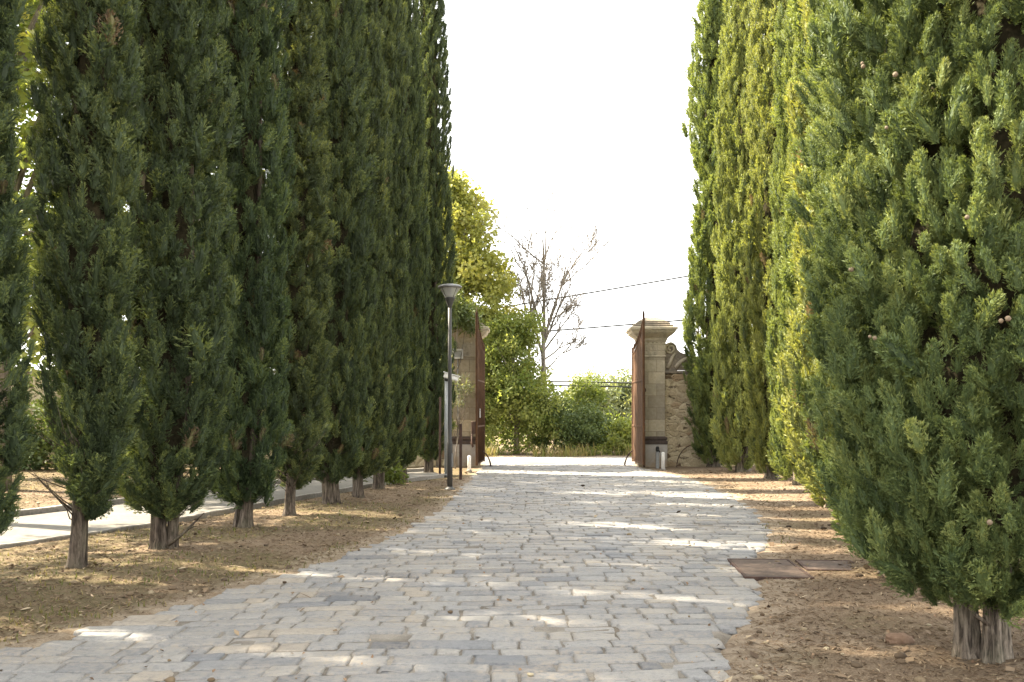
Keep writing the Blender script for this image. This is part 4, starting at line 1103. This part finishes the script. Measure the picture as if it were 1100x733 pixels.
flat_bits('fallen_needles', 'brown cypress needles and twig scraps covering both verges', 'litter', 150000, off_road, .02, .055, .09, 'litter')
flat_bits('fallen_leaves', 'dry brown leaves scattered over verges and cobbles', 'leaves', 1500, lambda x, y: np.clip(off_road(x, y) + .10, 0, 1), .035, .085, .3, 'litter', curl=.35, zoff=.014)
flat_bits('fallen_twigs', 'thin bare twigs lying on the verges', 'twigs', 1500, lambda x, y: np.clip(off_road(x, y) + .02, 0, 1), .08, .24, .022, 'litter', curl=.08, zoff=.010)
flat_bits('crumbs', 'small dark bits of bark and cone on verges and cobbles', 'litter', 5000, lambda x, y: np.clip(off_road(x, y) + .12, 0, 1), .012, .03, .4, 'litter', curl=.5, zoff=.008)
def grass(name, label, n, mask, hmin, hmax, mat, ylo, yhi, wid=.004, xw=None):
    x, y = scatter(n, ylo, yhi, mask) if xw is None else (rng.uniform(xw[0], xw[1], n), rng.uniform(ylo, yhi, n))
    m = len(x); z = ground_z(x, y) - .004
    h = rng.uniform(hmin, hmax, m); a = rng.uniform(0, 6.28, m)
    ln = np.stack([np.cos(a), np.sin(a), np.zeros(m)], 1) * (h * rng.uniform(.1, .7, m))[:, None]
    s = np.stack([-np.sin(a), np.cos(a), np.zeros(m)], 1) * (wid * (1 + .06 * y))[:, None]
    b = np.stack([x, y, z], 1); up = np.array([0, 0, 1.0])
    mid = b + ln * .35 + up * (h * .6)[:, None]; tip = b + ln + up * h[:, None]
    Q = np.stack([b - s, b + s, mid + s * .7, mid - s * .7], 1); Q2 = np.stack([mid - s * .7, mid + s * .7, tip + s * .1, tip - s * .1], 1)
    V = np.concatenate([Q.reshape(-1, 3), Q2.reshape(-1, 3)]); tn = np.clip(rng.normal(.55, .25, m), 0, 1)
    o = np_mesh(name, V, np.arange(len(V)).reshape(-1, 4), M[mat], None, np.r_[tn, tn]); tag(o, label, 'grass', kind='stuff')
def gmask_left(x, y):
    return off_road(x, y) * (x < xl(y)) * smooth(.02, .5, n2(x, y, .8, 21) + .35 * n2(x, y, 3.0, 22) + .2) * (.3 + .7 * smooth(-.1, .4, n2(x, y, 5, 71)))
grass('grass', 'thin dry and green grass on the left verge', 50000, gmask_left, .018, .055, 'grass', 4.0, 24)
def gmask_right(x, y):
    d = x - xr(y)
    return (x > xr(y) - .15) * smooth(.9, .05, d) * smooth(.30, .55, n2(x, y, 1.3, 26)) * (in_path(x, y) < -.1)
grass('grass', 'small grass tufts along the right edge of the cobbles', 22000, gmask_right, .015, .05, 'grass', 4.0, 20)
def verge(x, y): return smooth(-.25, .45, n2(x, y, .9, 81)) * (x > -6) * (x < 9)
grass('dry_grass', 'straw coloured grass in patches along the far side of the street', 9000, verge, .10, .50, 'straw', 33.5, 35.2, .005)
rs = np.random.default_rng(82); C = np.stack([rs.uniform(-6, 9, 170), rs.uniform(34.0, 35.0, 170), rs.uniform(.02, .30, 170)], 1)
C = C[n2(C[:, 0], C[:, 1], .8, 83) > -.15]
tag(leafy('roadside_weeds', 82, C, rs.uniform(.14, .3, len(C)), 'lime_leaf', None, 36, .08, .035, .35), 'low green weeds along the far side of the street', 'weeds', kind='stuff')

def pebbles(n):
    bm = bmesh.new(); bmesh.ops.create_cube(bm, size=1); bmesh.ops.subdivide_edges(bm, edges=bm.edges[:], cuts=1, use_grid_fill=True)
    bm.verts.index_update(); T = unit(np.array([v.co[:] for v in bm.verts])); Fq = np.array([[v.index for v in f.verts] for f in bm.faces]); bm.free()
    x, y = scatter(n, 3.5, 24, lambda x, y: np.clip(off_road(x, y) + .05, 0, 1)); m = len(x)
    r = rng.uniform(.006, .02, m) * rng.choice([1, 1, 1.7], m)
    a = rng.uniform(0, 6.28, m); ca, sa = np.cos(a), np.sin(a)
    J = T[None] * (1 + rng.normal(0, .13, (m, len(T), 1))) * (r[:, None] * np.stack([np.ones(m) * 1.3, np.ones(m), np.full(m, .7)], 0).T)[:, None, :].reshape(m, 1, 3)
    V = np.stack([J[..., 0] * ca[:, None] - J[..., 1] * sa[:, None], J[..., 0] * sa[:, None] + J[..., 1] * ca[:, None], J[..., 2]], -1)
    z = np.where(np.minimum(x - xl(y), xr(y) - x) > 0, .02, ground_z(x, y)) + r * .3
    V = V + np.stack([x, y, z], 1)[:, None]
    Fa = (Fq[None] + (np.arange(m) * len(T))[:, None, None]).reshape(-1, 4)
    tag(np_mesh('pebbles', V.reshape(-1, 3), Fa, M['litter'], None, np.repeat(np.clip(rng.normal(.5, .28, m), 0, 1), len(Fq)), shade=True), 'pebbles and small cones lying on the verges', 'pebbles', kind='stuff')
pebbles(2600)
def jmask(x, y):
    d = np.minimum(x - xl(y), xr(y) - x)
    return (d > -.02) * smooth(.55, .02, d) * smooth(.1, .5, n2(x, y, 1.7, 27))
grass('grass', 'tiny weeds in the joints along the edges of the cobbles', 9000, jmask, .012, .035, 'grass', 4.0, 18)

# ------------------------------------------------------------------ light, sky, camera
SUN_AZ = math.atan2(.35, -.937)     # direction towards the sun in the ground plane
SUN_EL = R(46)
sd = bpy.data.lights.new('sun', 'SUN'); sd.energy = 4.7; sd.angle = R(.7); sd.color = (1.0, .885, .70)
so = bpy.data.objects.new('sun', sd); link(so)
from mathutils import Vector
dirv = Vector((math.cos(SUN_AZ) * math.cos(SUN_EL), math.sin(SUN_AZ) * math.cos(SUN_EL), math.sin(SUN_EL)))
so.rotation_euler = dirv.to_track_quat('Z', 'Y').to_euler()
w = bpy.data.worlds.new('World'); scene.world = w; w.use_nodes = True
nt = w.node_tree; bg = nt.nodes['Background']
sky = nt.nodes.new('ShaderNodeTexSky'); sky.sky_type = 'NISHITA'; sky.sun_disc = False
sky.sun_elevation = SUN_EL; sky.sun_rotation = math.atan2(dirv.x, dirv.y)
sky.air_density = 1.0; sky.dust_density = 1.5; sky.ozone_density = 1.0
hs = nt.nodes.new('ShaderNodeHueSaturation'); hs.inputs['Saturation'].default_value = .3
veil = nt.nodes.new('ShaderNodeMix'); veil.data_type = 'RGBA'; veil.inputs[0].default_value = .5
veil.inputs[7].default_value = (4.6, 4.42, 4.15, 1)      # thin bright high haze, even over the whole sky
nt.links.new(sky.outputs[0], hs.inputs['Color']); nt.links.new(hs.outputs[0], veil.inputs[6]); nt.links.new(veil.outputs[2], bg.inputs['Color'])
bg.inputs['Strength'].default_value = .15

cd = bpy.data.cameras.new('camera'); cam = bpy.data.objects.new('camera', cd); link(cam)
cd.lens = 35; cd.sensor_width = 36; cd.shift_y = 73.5 / 1100
cam.location = (0, 0, 1.6); cam.rotation_euler = (R(90), 0, 0)
cd.clip_start = .05; cd.clip_end = 2000
scene.camera = cam
scene.view_settings.view_transform = 'Standard'; scene.view_settings.look = 'None'
scene.view_settings.exposure = 2.45; scene.view_settings.gamma = 1.0
scene.view_settings.use_curve_mapping = False
scene.cycles.max_bounces = 6; scene.cycles.diffuse_bounces = 4; scene.cycles.transparent_max_bounces = 8
scene.cycles.use_adaptive_sampling = False; scene.cycles.use_light_tree = False
scene.cycles.use_denoising = True
scene.cycles.denoiser = 'OPENIMAGEDENOISE'; scene.cycles.denoising_prefilter = 'ACCURATE'; scene.cycles.denoising_input_passes = 'RGB_ALBEDO_NORMAL'
